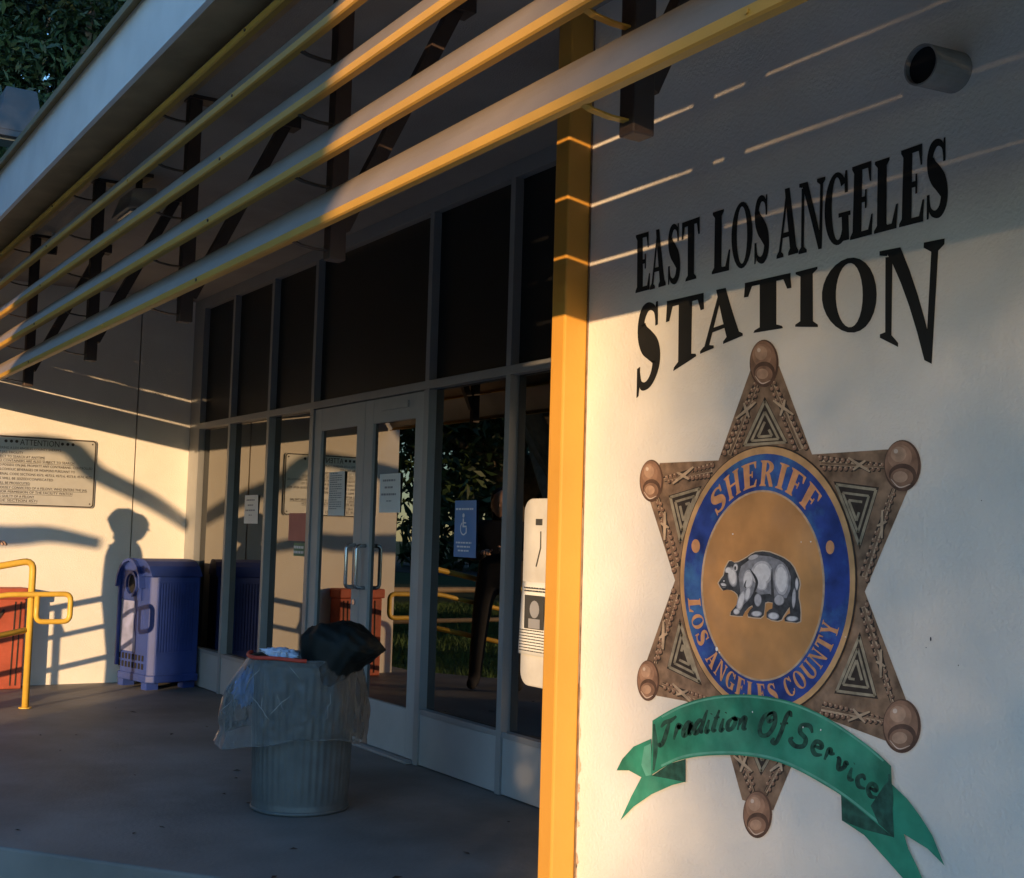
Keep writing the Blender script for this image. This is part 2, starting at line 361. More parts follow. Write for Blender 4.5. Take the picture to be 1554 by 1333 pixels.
for i in range(len(edges) - 1):
    x0, x1 = edges[i] + .024, edges[i + 1] - .024
    MB().box((x0, GY, TZ1 + .001), (x1, GY + .006, HZ - .001)).build('transom_pane', 'spandrel', S)
    if i == 3: continue
    x0 += .008; x1 -= .008
    bz = .285
    MB().box((x0 - .007, FY + .012, .006), (x1 + .007, FY + .09, bz)).build('base_panel', 'panel', S, bevel=.003)
    MB().box((x0 - .007, FY + .006, bz + .0005), (x1 + .007, FY + .1, bz + .03)).build('sill', 'alum', S, bevel=.002)
    MB().box((x0, GY, bz + .031), (x1, GY + .006, TZ0 - .001)).build('pane', 'tinted_glass', S)
MB().box((cols[3] + .03, FY - .04, .001), (cols[4] - .03, FY + .12, .016)).build('threshold', 'alum', S, bevel=.003)
# doors
def door(x0, x1, handle_x, label):
    d = empty('glass_door', ((x0 + x1) / 2, FY, 0), label, 'door', 'pair of glazed entrance doors')
    z0, z1 = .02, TZ0 - .006; ya, yb = FY + .012, FY + .056; st = .115
    MB().box((x0, ya, z0), (x0 + st, yb, z1)).build('stile', 'panel', d, bevel=.003)
    MB().box((x1 - st, ya, z0), (x1, yb, z1)).build('stile', 'panel', d, bevel=.003)
    MB().box((x0 + st + .0005, ya + .001, z1 - .15), (x1 - st - .0005, yb - .001, z1)).build('top_rail', 'panel', d, bevel=.003)
    MB().box((x0 + st + .0005, ya + .001, z0), (x1 - st - .0005, yb - .001, .295)).build('bottom_rail', 'panel', d, bevel=.003)
    MB().box((x0 + st, ya + .02, .295), (x1 - st, ya + .026, z1 - .15)).build('pane', 'tinted_glass', d)
    hx, za, zb = handle_x, .955, 1.215; yo = ya - .062
    mb = MB(); r = .03
    pts = [(hx, ya, za)] + [(hx, yo + r - r * math.sin(a), za + 0 * a) for a in (0, .5, 1.0, 1.57)]
    path = [(hx, ya, zb), (hx, yo + .02, zb), (hx, yo + .006, zb - .006), (hx, yo, zb - .02), (hx, yo, za + .02), (hx, yo + .006, za + .006), (hx, yo + .02, za), (hx, ya, za)]
    mb.tube(path, .0125, 10); mb.build('pull_handle', 'steel', d, smooth=True)
    return d
xm = (cols[3] + cols[4]) / 2
dl = door(cols[3] + .034, xm - .003, xm - .075, 'grey glazed door leaf beside the three narrow panes')
dr = door(xm + .003, cols[4] - .034, xm + .075, 'grey glazed door leaf beside the blue window notice')
MB().tube([(xm - .06, FY + .002, .86), (xm - .06, FY + .0119, .86)], .018, 14).build('lock', 'steel', dl)
MB().box((xm + .25, FY + .0, 2.045), (xm + .60, FY + .0115, 2.085)).build('closer_cover', 'panel', dr)

# papers on the glass: own thin sheets with printed lines
def sheet_on_glass(name, a, b, m, label, cat, lines=(), lm='print_grey', tilt=0, y=GY - .003, group=None, seed=0):
    p0, p1 = at_y(*a, y), at_y(*b, y); x0, x1 = sorted((p0[0], p1[0])); z1, z0 = max(p0[2], p1[2]), min(p0[2], p1[2])
    r = random.Random(seed)
    e = empty(name, ((x0 + x1) / 2, y, z0), label, cat, group)
    mb = MB(); n = 6; v = []; f = []
    for i in range(n + 1):
        for j in range(n + 1):
            u, q = i / n, j / n; curl = .006 * (u ** 3) * q
            v.append((x0 + (x1 - x0) * u + tilt * q * (z1 - z0), y - curl - .0004 * math.sin(9 * q), z0 + (z1 - z0) * q))
    for i in range(n):
        for j in range(n): c = i * (n + 1) + j; f.append((c, c + n + 1, c + n + 2, c + 1))
    mb.add(v, f); sh = mb.build('sheet', m, e)
    so_ = sh.modifiers.new('thick', 'SOLIDIFY'); so_.thickness = .0006; so_.offset = 1
    mb = MB(); W, H = x1 - x0, z1 - z0
    for (q, h, u0, u1) in lines:
        u = u0
        while u < u1 - .01:
            ww = min(r.uniform(.05, .16), u1 - u); zc = z0 + H * q
            mb.add([(x0 + W * u + tilt * q * H, y - .0085, zc), (x0 + W * (u + ww * .8) + tilt * q * H, y - .0085, zc), (x0 + W * (u + ww * .8) + tilt * q * H, y - .0085, zc + H * h), (x0 + W * u + tilt * q * H, y - .0085, zc + H * h)], [(0, 1, 2, 3)]); u += ww
    if mb.v: tag(mb.build('printed_lines', lm, e), kind='stuff')
    return e, (x0, x1, z0, z1)
ln = [(.80, .05, .2, .8), (.62, .05, .3, .7), (.44, .05, .15, .85), (.28, .03, .4, .65)]
sheet_on_glass('paper_notice', (372, 752), (391, 795), 'paper', 'small white paper notice taped to the narrow pane above the blue bin', 'notice', ln, seed=1)
sheet_on_glass('paper_notice', (500, 717), (522, 783), 'paper', 'tall narrow white paper sheet taped to the left door pane', 'notice', [(.95 - .05 * i, .02, .12, .88 if i % 4 else .6) for i in range(17)], y=FY + .028, seed=2)
sheet_on_glass('paper_notice', (577, 720), (607, 778), 'paper', 'white paper notice with curling corner on the right door pane', 'notice', ln, y=FY + .028, seed=3)
sheet_on_glass('pink_flyer', (439, 779), (464, 822), 'pink', 'plain pink paper flyer behind the left door frame', 'flyer', seed=4)
sheet_on_glass('green_placard', (446, 824), (464, 845), 'green_plate', 'small green placard with two lines below the pink flyer', 'placard', [(.58, .2, .1, .9), (.2, .2, .1, .9)], 'white_print', seed=5)
e, (x0, x1, z0, z1) = sheet_on_glass('window_notice', (691, 760), (722, 847), 'blue_sign', 'blue upright accessibility notice on the pane right of the doors', 'notice', [(.83, .035, .1, .9), (.24, .03, .15, .85), (.17, .03, .2, .8), (.10, .03, .25, .75)], 'white_print', seed=6)
mb = MB(); cx, cz, hh = (x0 + x1) / 2, (z0 + z1) / 2 + .01, (z1 - z0); yy = GY - .0145
def disc(mb, cx, cz, r, y, n=14, r0=0, a0=0, a1=2 * math.pi):
    v = []; f = []
    for i in range(n + 1):
        a = a0 + (a1 - a0) * i / n; v += [(cx + r0 * math.cos(a), y, cz + r0 * math.sin(a)), (cx + r * math.cos(a), y, cz + r * math.sin(a))]
    for i in range(n): f.append((2 * i, 2 * i + 1, 2 * i + 3, 2 * i + 2))
    mb.add(v, f)
disc(mb, cx - .005, cz + .062, .012, yy); mb.box((cx - .012, yy, cz - .002), (cx, yy + .0004, cz + .046)); mb.box((cx, yy, cz + .018), (cx + .025, yy + .0004, cz + .026)); mb.box((cx, yy, cz - .002), (cx + .032, yy + .0004, cz + .007)); mb.box((cx + .024, yy, cz - .035), (cx + .034, yy + .0004, cz - .003))
disc(mb, cx - .001, cz - .008, .038, yy + .0006, 20, .030, R_(120), R_(335))
mb.build('wheelchair_symbol', 'white_print', e)
# white call-box panel standing against the last pane
def rrect(x0, x1, z0, z1, r, n=8):
    p = []
    for cx, cz, a in ((x1 - r, z1 - r, 0), (x0 + r, z1 - r, 90), (x0 + r, z0 + r, 180), (x1 - r, z0 + r, 270)):
        for i in range(n + 1): t = R_(a + 90 * i / n); p.append((cx + r * math.cos(t), cz + r * math.sin(t)))
    return p
def slabY(poly, y0, y1):
    mb = MB(); n = len(poly); v = [(x, y0, z) for x, z in poly] + [(x, y1, z) for x, z in poly]
    mb.add(v, [(i, (i + 1) % n, (i + 1) % n + n, i + n) for i in range(n)] + [tuple(range(n))[::-1], tuple(range(n, 2 * n))]); return mb
pa, pb = at_y(797, 757, FY - .03), at_y(830, 1047, FY - .03)
cb = empty('call_box', (pa[0] + .2, FY, pb[2]), 'tall white rounded wall panel with a taped notice beside the post', 'call box')
slabY(rrect(pa[0], pa[0] + .40, pb[2], pa[2], .07), FY - .035, FY + .045).build('cabinet', 'enamel', cb, bevel=.008)
mb = MB(); mb.tube([(pa[0] + .16, FY - .037, pa[2] - .16), (pa[0] + .165, FY - .04, pa[2] - .24), (pa[0] + .13, FY - .04, pa[2] - .33)], .003, 6); mb.build('cord', 'print_dark', cb)
MB().box((pa[0] + .12, FY - .042, pa[2] - .13), (pa[0] + .17, FY - .0355, pa[2] - .10)).build('latch', 'print_dark', cb)
def text_bars(mb, x0, x1, z, h, y, r):
    u = x0
    while u < x1 - .004:
        ww = min(r.uniform(.008, .026), x1 - u); mb.add([(u, y, z), (u + ww * .8, y, z), (u + ww * .8, y, z + h), (u, y, z + h)], [(0, 1, 2, 3)]); u += ww
qa, qb = at_y(791, 882, FY - .05), at_y(828, 998, FY - .05)
wn = empty('taped_notice', (qa[0] + .15, FY, qb[2]), 'white printed notice with a dark portrait, taped to the white panel', 'notice')
yn = FY - .048; x0, z1, z0 = qa[0], qa[2], qb[2]; x1 = x0 + .30
mb = MB(); v = []; f = []
for i in range(9):
    for j in range(9):
        u, q = i / 8, j / 8; v.append((x0 + .012 * q + (x1 - x0) * u, yn - .006 * math.sin(3 * q + u) - .01 * (1 - q) ** 3, z0 + (z1 - z0) * q))
for i in range(8):
    for j in range(8): c = i * 9 + j; f.append((c, c + 9, c + 10, c + 1))
mb.add(v, f); sh = mb.build('sheet', 'paper', wn, smooth=True); s_ = sh.modifiers.new('t', 'SOLIDIFY'); s_.thickness = .0008; s_.offset = 1
mb = MB(); r = random.Random(5); yp = yn - .0175; H = z1 - z0
for q in (.91, .87): text_bars(mb, x0 + .05, x1 - .02, z0 + H * q, H * .02, yp, r)
for q in np.arange(.05, .33, .04): text_bars(mb, x0 + .02, x1 - .02 - r.uniform(0, .05), z0 + H * q, H * .014, yp, r)
tag(mb.build('printed_lines', 'print_dark', wn), kind='stuff')
mb = MB(); mb.box((x0 + .06, yp, z0 + H * .36), (x0 + .23, yp + .0003, z0 + H * .82)); mb.build('portrait_ground', 'print_dark', wn)
mb = MB(); disc(mb, x0 + .15, z0 + H * .63, .042, yp - .0008, 16); mb.box((x0 + .10, yp - .0014, z0 + H * .37), (x0 + .20, yp - .0011, z0 + H * .50)); mb.build('portrait_figure', 'print_grey', wn)

# ------------------------------------------------------------------ glyphs (unit box, list of polygons)
def catmull(pts, n=6):
    pts = np.array(pts, float); P_ = np.vstack([2 * pts[0] - pts[1], pts, 2 * pts[-1] - pts[-2]]); out = []
    for i in range(1, len(P_) - 2):
        for t in np.linspace(0, 1, n, endpoint=False):
            a, b, c, d = P_[i - 1:i + 3]
            out.append(.5 * ((2 * b) + (-a + c) * t + (2 * a - 5 * b + 4 * c - d) * t * t + (-a + 3 * b - 3 * c + d) * t ** 3))
    out.append(P_[-2]); return np.array(out)
def stroke(pts, wd, n=6):
    """one polygon strip: points (x, y), widths; returns quads"""
    q = catmull([(*p, w_) for p, w_ in zip(pts, wd)], n); c, w_ = q[:, :2], np.maximum(q[:, 2], .004)
    d = np.gradient(c, axis=0); d /= np.linalg.norm(d, axis=1, keepdims=True) + 1e-9; nn = np.stack([-d[:, 1], d[:, 0]], 1)
    a, b = c + nn * w_[:, None] / 2, c - nn * w_[:, None] / 2
    return ('strip', a, b)
def poly(*p): return ('poly', np.array(p, float))
def rc(x0, y0, x1, y1): return poly((x0, y0), (x1, y0), (x1, y1), (x0, y1))
def oval(ix=.27, iy=.42, a0=0, a1=360, n=28, ox=.5, oy=.5):
    t = np.radians(np.linspace(a0, a1, n)); cs, sn = np.cos(t), np.sin(t)
    return ('strip', np.stack([.5 + ox * cs, .5 + oy * sn], 1), np.stack([.5 + ix * cs, .5 + iy * sn], 1))
def stem(x0, x1, s0=.09, s1=.09, y0=0, y1=1, h=.055):
    return [rc(x0, y0, x1, y1), poly((x0 - s0, y0), (x1 + s1, y0), (x1 + s1, y0 + h * .7), (x1, y0 + h * 1.8), (x0, y0 + h * 1.8), (x0 - s0, y0 + h * .7)),
            poly((x0 - s0, y1), (x1 + s1, y1), (x1 + s1, y1 - h * .7), (x1, y1 - h * 1.8), (x0, y1 - h * 1.8), (x0 - s0, y1 - h * .7))]
def spine_s():
    return [stroke([(.84, .74), (.76, .90), (.52, .955), (.29, .88), (.22, .74), (.34, .60), (.58, .49), (.79, .37), (.83, .22), (.68, .08), (.46, .045), (.24, .11), (.15, .27)],
                   [.08, .09, .10, .20, .31, .33, .34, .33, .31, .18, .10, .09, .08]),
            poly((.79, .69), (.90, .69), (.90, .99), (.82, .99), (.79, .90)), poly((.08, .01), (.16, .01), (.20, .12), (.20, .32), (.08, .32))]
G = {
 'E': lambda: stem(.10, .49, .10, 0) + [rc(.40, .92, .92, 1), rc(.40, 0, .96, .08), poly((.76, .94), (.92, .94), (.92, .73), (.86, .73)), poly((.78, .06), (.96, .06), (1.0, .28), (.93, .28)), rc(.42, .47, .68, .545), rc(.64, .38, .72, .635)],
 'F': lambda: stem(.10, .47, .10, .10) + [rc(.40, .92, .94, 1), poly((.76, .94), (.94, .94), (.94, .70), (.88, .70)), rc(.42, .46, .68, .54), rc(.64, .37, .72, .635)],
 'L': lambda: stem(.13, .52, .12, .12) + [rc(.40, 0, .94, .08), poly((.72, .06), (.94, .06), (1.0, .33), (.92, .33))],
 'T': lambda: [rc(.33, 0, .68, .96), poly((.20, 0), (.82, 0), (.80, .045), (.66, .10), (.36, .10), (.22, .045)), rc(.02, .91, .98, 1), poly((.02, .93), (.18, .93), (.09, .72), (0, .72)), poly((.82, .93), (.98, .93), (1, .72), (.91, .72))],
 'I': lambda: stem(.24, .76, .20, .20),
 'H': lambda: stem(.08, .32, .08, .08) + stem(.68, .92, .08, .08) + [rc(.3, .45, .7, .54)],
 'A': lambda: [poly((.36, 1), (.60, 1), (.93, .06), (.63, .06)), poly((.08, .05), (.20, .05), (.50, .88), (.44, .98)), rc(.26, .28, .70, .355), poly((0, 0), (.32, 0), (.32, .045), (.20, .09), (.08, .09), (0, .045)), poly((.54, 0), (1, 0), (1, .045), (.93, .10), (.62, .10), (.54, .045))],
 'N': lambda: [rc(.09, 0, .20, .92), rc(.80, .10, .91, 1), poly((.08, 1), (.32, 1), (.91, .10), (.91, 0), (.78, 0), (.19, .86)), poly((0, 1), (.12, 1), (.12, .93), (0, .95)), poly((0, 0), (.32, 0), (.32, .04), (.20, .09), (.09, .09), (0, .04)), poly((.68, 1), (1, 1), (1, .955), (.91, .91), (.80, .91), (.68, .955))],
 'O': lambda: [oval(.245, .43)],
 'S': spine_s,
 'C': lambda: [oval(.22, .43, 42, 318), poly((.80, .69), (.93, .69), (.93, .99), (.85, .99), (.80, .88)), poly((.78, .12), (.86, .15), (.95, .30), (.86, .32))],
 'G': lambda: [oval(.22, .43, 42, 325), poly((.80, .69), (.93, .69), (.93, .99), (.85, .99), (.80, .88)), rc(.66, .04, .92, .42), poly((.54, .37), (1, .37), (1, .43), (.54, .43))],
 'U': lambda: [('strip',) + tuple(np.array(k_) for k_ in zip(*[((.06 if i == 0 else .5 - .44 * math.cos(a), .98 if i == 0 else .36 - .37 * math.sin(a)), (.33 if i == 0 else .5 - .17 * math.cos(a) + .07 * (i / 14), .98 if i == 0 else .36 - .28 * math.sin(a))) for i, a in enumerate([0] + list(np.linspace(0, math.pi, 14)))])), rc(.74, .34, .92, 1), rc(-.02, .95, .44, 1), rc(.62, .95, 1.02, 1)],
 'R': lambda: stem(.10, .38, .09, .09) + [('strip', np.array([(.36 + .50 * math.cos(a), .735 + .265 * math.sin(a)) for a in np.linspace(math.pi / 2, -math.pi / 2, 14)]), np.array([(.36 + .22 * math.cos(a), .735 + .19 * math.sin(a)) for a in np.linspace(math.pi / 2, -math.pi / 2, 14)])), poly((.40, .50), (.66, .50), (.98, .05), (1.0, 0), (.74, 0))],
 'Y': lambda: [rc(.36, 0, .64, .46), poly((.22, 0), (.78, 0), (.78, .05), (.22, .05)), poly((.06, .97), (.36, .97), (.62, .46), (.38, .42)), poly((.74, .97), (.90, .97), (.62, .44), (.50, .46)), rc(-.02, .95, .42, 1), rc(.64, .95, 1.02, 1)],
}
def bilin(q):                                     # q: BL, BR, TR, TL
    q = [np.array(k, float) for k in q]
    def fn(p): u, v = p[..., 0:1], p[..., 1:2]; return q[0] * (1 - u) * (1 - v) + q[1] * u * (1 - v) + q[2] * u * v + q[3] * (1 - u) * v
    return fn
def subdiv_edges(pp, n=4):
    out = []
    for a, b in zip(pp, np.roll(pp, -1, 0)):
        for t in range(n): out.append(a + (b - a) * t / n)
    return np.array(out)
def add_glyph(mb, ch, fn, y):
    """glyph -> photo pixels (fn) -> the mural wall; each piece a hair prouder than the last"""
    for k, g_ in enumerate(G[ch]() if isinstance(ch, str) else ch):
        yy = y - .00012 * k
        if g_[0] == 'poly':
            p = fn(subdiv_edges(g_[1])); mb.add([tuple(at_y(a, b, MY) * [1, 0, 1] + [0, yy, 0]) for a, b in p], [tuple(range(len(p)))])
        else:
            a, b = fn(g_[1]), fn(g_[2]); n = len(a)
            v = [tuple(at_y(*q, MY) * [1, 0, 1] + [0, yy, 0]) for q in a] + [tuple(at_y(*q, MY) * [1, 0, 1] + [0, yy, 0]) for q in b]
            mb.add(v, [(i, i + 1, n + i + 1, n + i) for i in range(n - 1)])
def wall_poly(mb, pts, y):
    mb.add([tuple(at_y(a, b, MY) * [1, 0, 1] + [0, y, 0]) for a, b in pts], [tuple(range(len(pts)))])
def ell(cx, cy, rx, ry, n=40, a0=0, a1=360, rot=0):
    o = []
    for t in np.radians(np.linspace(a0, a1, n, endpoint=(a1 - a0) % 360 != 0)):
        x, y = rx * math.cos(t), ry * math.sin(t); o.append((cx + x * math.cos(rot) - y * math.sin(rot), cy + x * math.sin(rot) + y * math.cos(rot)))
    return o
def wall_stroke(mb, pts, wd, y, n=5):
    s = stroke(pts, wd if hasattr(wd, '__len__') else [wd] * len(pts), n)
    a, b = s[1], s[2]; m_ = len(a)
    mb.add([tuple(at_y(*q, MY) * [1, 0, 1] + [0, y, 0]) for q in list(a) + list(b)], [(i, i + 1, m_ + i + 1, m_ + i) for i in range(m_ - 1)])

def s5(x, y): return (940 + x / 2.988, 180 + y / 2.988)
def lettering(name, label, rows):
    c0 = at_y(*s5(*rows[0][1][0]), MY); e = empty(name, (c0[0], MY, c0[2]), label, 'lettering')
    for ch, q in rows:
        mb = MB(); add_glyph(mb, ch, bilin([s5(*p) for p in q]), MY - .002); mb.build('letter', 'letter_black', e)
    return e
lettering('painted_lettering', 'black narrow serif capitals painted in the upper rising row', [
 ('E', ((75, 793), (142, 775), (140, 512), (77, 530))), ('A', ((140, 778), (213, 757), (208, 495), (145, 512))), ('S', ((218, 760), (278, 740), (277, 470), (220, 490))),
 ('T', ((285, 745), (366, 722), (368, 445), (285, 475))), ('L', ((420, 708), (505, 688), (505, 402), (425, 428))), ('O', ((510, 693), (606, 668), (605, 365), (510, 392))),
 ('S', ((608, 667), (681, 645), (679, 338), (612, 362))), ('A', ((715, 638), (813, 610), (812, 303), (718, 330))), ('N', ((815, 617), (930, 588), (937, 264), (818, 298))),
 ('G', ((932, 590), (1055, 560), (1043, 228), (933, 262))), ('E', ((1048, 553), (1152, 525), (1152, 190), (1058, 222))), ('L', ((1155, 525), (1266, 496), (1266, 163), (1160, 198))),
 ('E', ((1270, 495), (1385, 466), (1384, 111), (1280, 148))), ('S', ((1387, 467), (1492, 432), (1491, 78), (1391, 112)))])
lettering('painted_lettering', 'larger black serif capitals painted in the arched row above the star', [
 ('S', ((70, 1282), (187, 1165), (188, 822), (80, 850))), ('T', ((212, 1168), (382, 1058), (388, 790), (214, 830))), ('A', ((368, 1068), (562, 985), (556, 752), (376, 793))),
 ('T', ((567, 980), (783, 945), (783, 700), (567, 748))), ('I', ((795, 945), (907, 946), (905, 671), (797, 699))), ('O', ((920, 958), (1170, 985), (1168, 610), (920, 655))),
 ('N', ((1184, 995), (1442, 1125), (1478, 545), (1182, 603)))])

# ------------------------------------------------------------------ the star
ST = empty('star_mural', tuple(at_y(1160, 1270, MY) * [1, 1, 1]), 'painted bronze six-pointed star badge with blue ring and bear', 'mural')
star = [(1140, 560), (1183, 556), (1233, 690), (1353, 682), (1380, 740), (1313, 898), (1376, 1063), (1346, 1125), (1235, 1083), (1174, 1230), (1127, 1214), (1092, 1085), (1040, 1064), (997, 1056), (981, 1006), (1025, 881), (987, 761), (1002, 703), (1091, 699)]
d0 = MY - .0016
mb = MB(); wall_poly(mb, star, d0); mb.build('star_field', 'bronze', ST)
arms = [((1161, 548), (1091, 700), (1233, 690)), ((1371, 708), (1233, 690), (1313, 898)), ((1368, 1102), (1313, 898), (1235, 1085)), ((1151, 1232), (1235, 1085), (1092, 1085)), ((986, 1033), (1092, 1085), (1025, 881)), ((990, 730), (1025, 881), (1091, 700))]
cen = np.array((1166, 884.))
for T, A_, B_ in arms:
    T, A_, B_ = map(lambda p: np.array(p, float), (T, A_, B_)); M_ = (A_ + B_) / 2 * .90 + cen * .10
    dk = MB(); lt = MB(); tn = MB(); bd = MB(); rd = MB()
    tri = lambda s, off=0: [T * (1 - s) + M_ * s + (p - M_) * s * .0 + 0 for p in ()]
    g0 = (T * .30 + A_ * .35 + B_ * .35)
    def sub(k, pull=.12):
        q = [T, A_, B_]; c_ = T * .26 + A_ * .37 + B_ * .37 + (cen - (A_ + B_) / 2) * .0
        return [c_ + (p - c_) * k for p in q]
    wall_poly(dk, sub(.50), d0 - .0003)
    def tri_line(mb_, k, wd, yy):
        q = sub(k)
        for a, b in zip(q, q[1:] + q[:1]): wall_stroke(mb_, [a, (a + b) / 2, b], wd, yy, 2)
    for k_, wd_ in ((.44, 4.2), (.29, 3.6)): tri_line(tn, k_, wd_, d0 - .0008 + k_ * .0001)
    q = sub(.15)
    for jj, (a, b) in enumerate(((q[0], q[1]), (q[1], q[2]), (q[2], q[0] * .45 + q[2] * .55))): wall_stroke(tn, [a, (a + b) / 2, b], 3.8, d0 - .0008 - .00005 * jj, 2)
    # raised edge rods, beads and crossed wraps along both edges of the arm
    for Q in (A_, B_):
        other = B_ if Q is A_ else A_
        inw = (other - Q) / np.linalg.norm(other - Q)
        p0, p1 = T * .80 + Q * .20, T * .06 + Q * .94
        fo = lambda t, off: p0 * (1 - t) + p1 * t + inw * off * (.42 + .62 * t)
        wall_stroke(dk, [fo(0, 11), fo(.5, 11), fo(1, 11)], [7, 13, 15], d0 - .0004, 2)
        wall_stroke(lt, [fo(0, 11), fo(.5, 11), fo(1, 11)], [4, 7, 8], d0 - .0008, 2)
        wall_stroke(rd, [fo(0, 12.4), fo(.5, 12.4), fo(1, 12.4)], [2, 3.4, 4], d0 - .0011, 2)
        wall_stroke(dk, [fo(-.1, .4), fo(.5, .4), fo(1, .4)], 1.8, d0 - .0006, 2)
        for off, rr_ in ((3.4, 3.1), (20, 2.9)):
            for t in np.linspace(.04, .97, 12):
                if .30 < t < .50 or (off > 10 and t < .12): continue
                c_ = fo(t, off); k_ = rr_ * (.8 + .3 * t)
                wall_poly(dk, ell(c_[0] + 1.2, c_[1] + 1.6, k_ * 1.15, k_ * 1.4, 9), d0 - .0010 - t * 1e-5); wall_poly(bd, ell(*c_, k_, k_ * 1.25, 10), d0 - .0013); wall_poly(lt, ell(c_[0] - k_ * .3, c_[1] - k_ * .4, k_ * .4, k_ * .5, 7), d0 - .00155)
        c_ = fo(.40, 11); ax = (p1 - p0) / np.linalg.norm(p1 - p0); nx = inw
        for s_ in (-1, 1):
            wall_stroke(dk, [c_ - ax * 13 - nx * 9 * s_ + 1.5, c_ + 1.5, c_ + ax * 13 + nx * 10 * s_ + 1.5], [3, 5, 3], d0 - .0016 - .00005 * s_, 2)
            wall_stroke(lt, [c_ - ax * 13 - nx * 9 * s_, c_, c_ + ax * 13 + nx * 10 * s_], [2.6, 4.6, 2.6], d0 - .0018 - .00005 * s_, 2)
    dk.build('shadow_paint', 'bronze_dark', ST); lt.build('rope_trim', 'bronze_light', ST); tn.build('key_pattern', 'gold_tan', ST); tag(bd.build('beads', 'ball', ST), kind='stuff'); rd.build('rod_shade', 'bronze', ST)
for cx, cy, rx, ry in ((1161, 552, 22, 36), (1371, 707, 28, 39), (1370, 1102, 29, 41), (1151, 1236, 22, 36), (985, 1033, 17, 31), (990, 730, 18, 32)):
    e0 = d0 - .0021
    mb = MB(); wall_poly(mb, ell(cx, cy, rx, ry), e0); bl = mb.build('ball_tip', 'ball_lo', ST)
    mb = MB(); wall_poly(mb, ell(cx - rx * .05, cy - ry * .04, rx * .90, ry * .91), e0 - .0002); mb.build('painted_body', 'ball', bl)
    mb = MB(); wall_poly(mb, ell(cx - rx * .14, cy - ry * .34, rx * .66, ry * .48, 28), e0 - .0004); mb.build('painted_glow', 'ball_mid', bl)
    mb = MB(); wall_poly(mb, ell(cx - rx * .20, cy - ry * .44, rx * .42, ry * .30, 24), e0 - .0006); mb.build('painted_glow', 'ball_warm', bl)
    mb = MB(); wall_poly(mb, ell(cx + rx * .02, cy + ry * .36, rx * .74, ry * .44, 28), e0 - .0008); mb.build('painted_shade', 'ball_lo', bl)
    mb = MB(); wall_poly(mb, ell(cx - rx * .02, cy + ry * .46, rx * .62, ry * .36, 26), e0 - .0010); mb.build('painted_glow', 'ball', bl)
    mb = MB(); wall_poly(mb, ell(cx - rx * .10, cy + ry * .44, rx * .40, ry * .22, 22), e0 - .0012); mb.build('painted_glow', 'ball_warm', bl)
    mb = MB(); wall_poly(mb, ell(cx - rx * .34, cy - ry * .56, rx * .12, ry * .09, 14), e0 - .0012); wall_stroke(mb, [(cx - rx * .62, cy + ry * .52), (cx - rx * .15, cy + ry * .84), (cx + rx * .45, cy + ry * .72)], [.6, 1.8, .6], e0 - .0012); mb.build('painted_highlight', 'ball_hi', bl)
d1 = d0 - .0034
mb = MB(); wall_poly(mb, ell(1168, 881, 135, 205, 72), d1); rim = mb.build('outer_rim', 'bronze_dark', ST)
mb = MB(); wall_poly(mb, ell(1167, 881, 133, 203, 72), d1 - .0003); mb.build('gold_rim', 'ring_gold', ST)
mb = MB(); wall_poly(mb, ell(1166, 882, 126, 193, 72), d1 - .0006); mb.build('blue_ring', 'seal_blue', ST)
mb = MB(); wall_poly(mb, ell(1160, 889, 94, 145, 64), d1 - .0009); mb.build('disc_edge', 'bronze_light', ST)
mb = MB(); wall_poly(mb, ell(1160, 889, 91, 142, 64), d1 - .0012); disc_o = mb.build('tan_disc', 'seal_tan', ST)
for px, py in ((1058, 829), (1262, 831)):
    mb = MB(); wall_poly(mb, ell(px, py, 6.5, 10.5, 20), d1 - .001); mb.build('ring_dot', 'seal_letter', ST)
def ring_fn(p0, p1, flip):
    def fn(p):
        u, v = p[..., 0], p[..., 1]; a = np.radians(p0 + (p1 - p0) * u)
        if not flip: k = v; sgn = 1
        else: k = 1 - v; sgn = -1
        rx = 97 + 23 * k; ry = 150 + 34 * k; cx = 1161 + 4 * k; cy = 888 - 5 * k
        return np.stack([cx + rx * np.sin(a), cy - sgn * ry * np.cos(a)], -1)
    return fn
wl = {'I': .62, ' ': .62, 'N': 1.1, 'O': 1.08, 'G': 1.05, 'U': 1.08, 'Y': 1.05}
def ring_text(s, a0, a1, flip):
    tot = sum(wl.get(c, 1) for c in s); a = a0; k = (a1 - a0) / tot
    for c in s:
        w_ = wl.get(c, 1) * k
        if c != ' ':
            mb = MB(); add_glyph(mb, c, ring_fn(a + w_ * .08, a + w_ * .92, flip), d1 - .0013); mb.build('letter', 'seal_letter', ST)
        a += w_
ring_text('SHERIFF', -48, 47, False); ring_text('LOS ANGELES COUNTY', -83, 70, True)
def c4(x, y): return (1060 + x / 7.405, 800 + y / 7.405)
bear = [(245, 630), (270, 590), (305, 545), (320, 470), (345, 420), (365, 385), (395, 383), (425, 402), (470, 395), (520, 370), (570, 340), (610, 310), (660, 285), (740, 275), (820, 285), (900, 315), (980, 350), (1050, 400), (1095, 460), (1125, 530), (1150, 590), (1160, 650), (1145, 720), (1145, 800), (1160, 870), (1168, 960), (1165, 1060), (1120, 1075), (1050, 1065), (990, 1060), (985, 1025), (1020, 985), (1050, 970), (1045, 900), (1020, 930), (975, 1000), (955, 1040), (910, 1055), (840, 1045), (785, 1015), (785, 960), (815, 930), (850, 915), (855, 850), (800, 840), (770, 850), (765, 920), (755, 990), (720, 1020), (640, 1015), (580, 1005), (575, 975), (600, 930), (630, 900), (625, 880), (590, 900), (545, 950), (520, 1000), (470, 1000), (380, 990), (385, 950), (420, 910), (460, 860), (470, 800), (460, 760), (430, 730), (390, 710), (340, 705), (300, 715), (270, 680)]
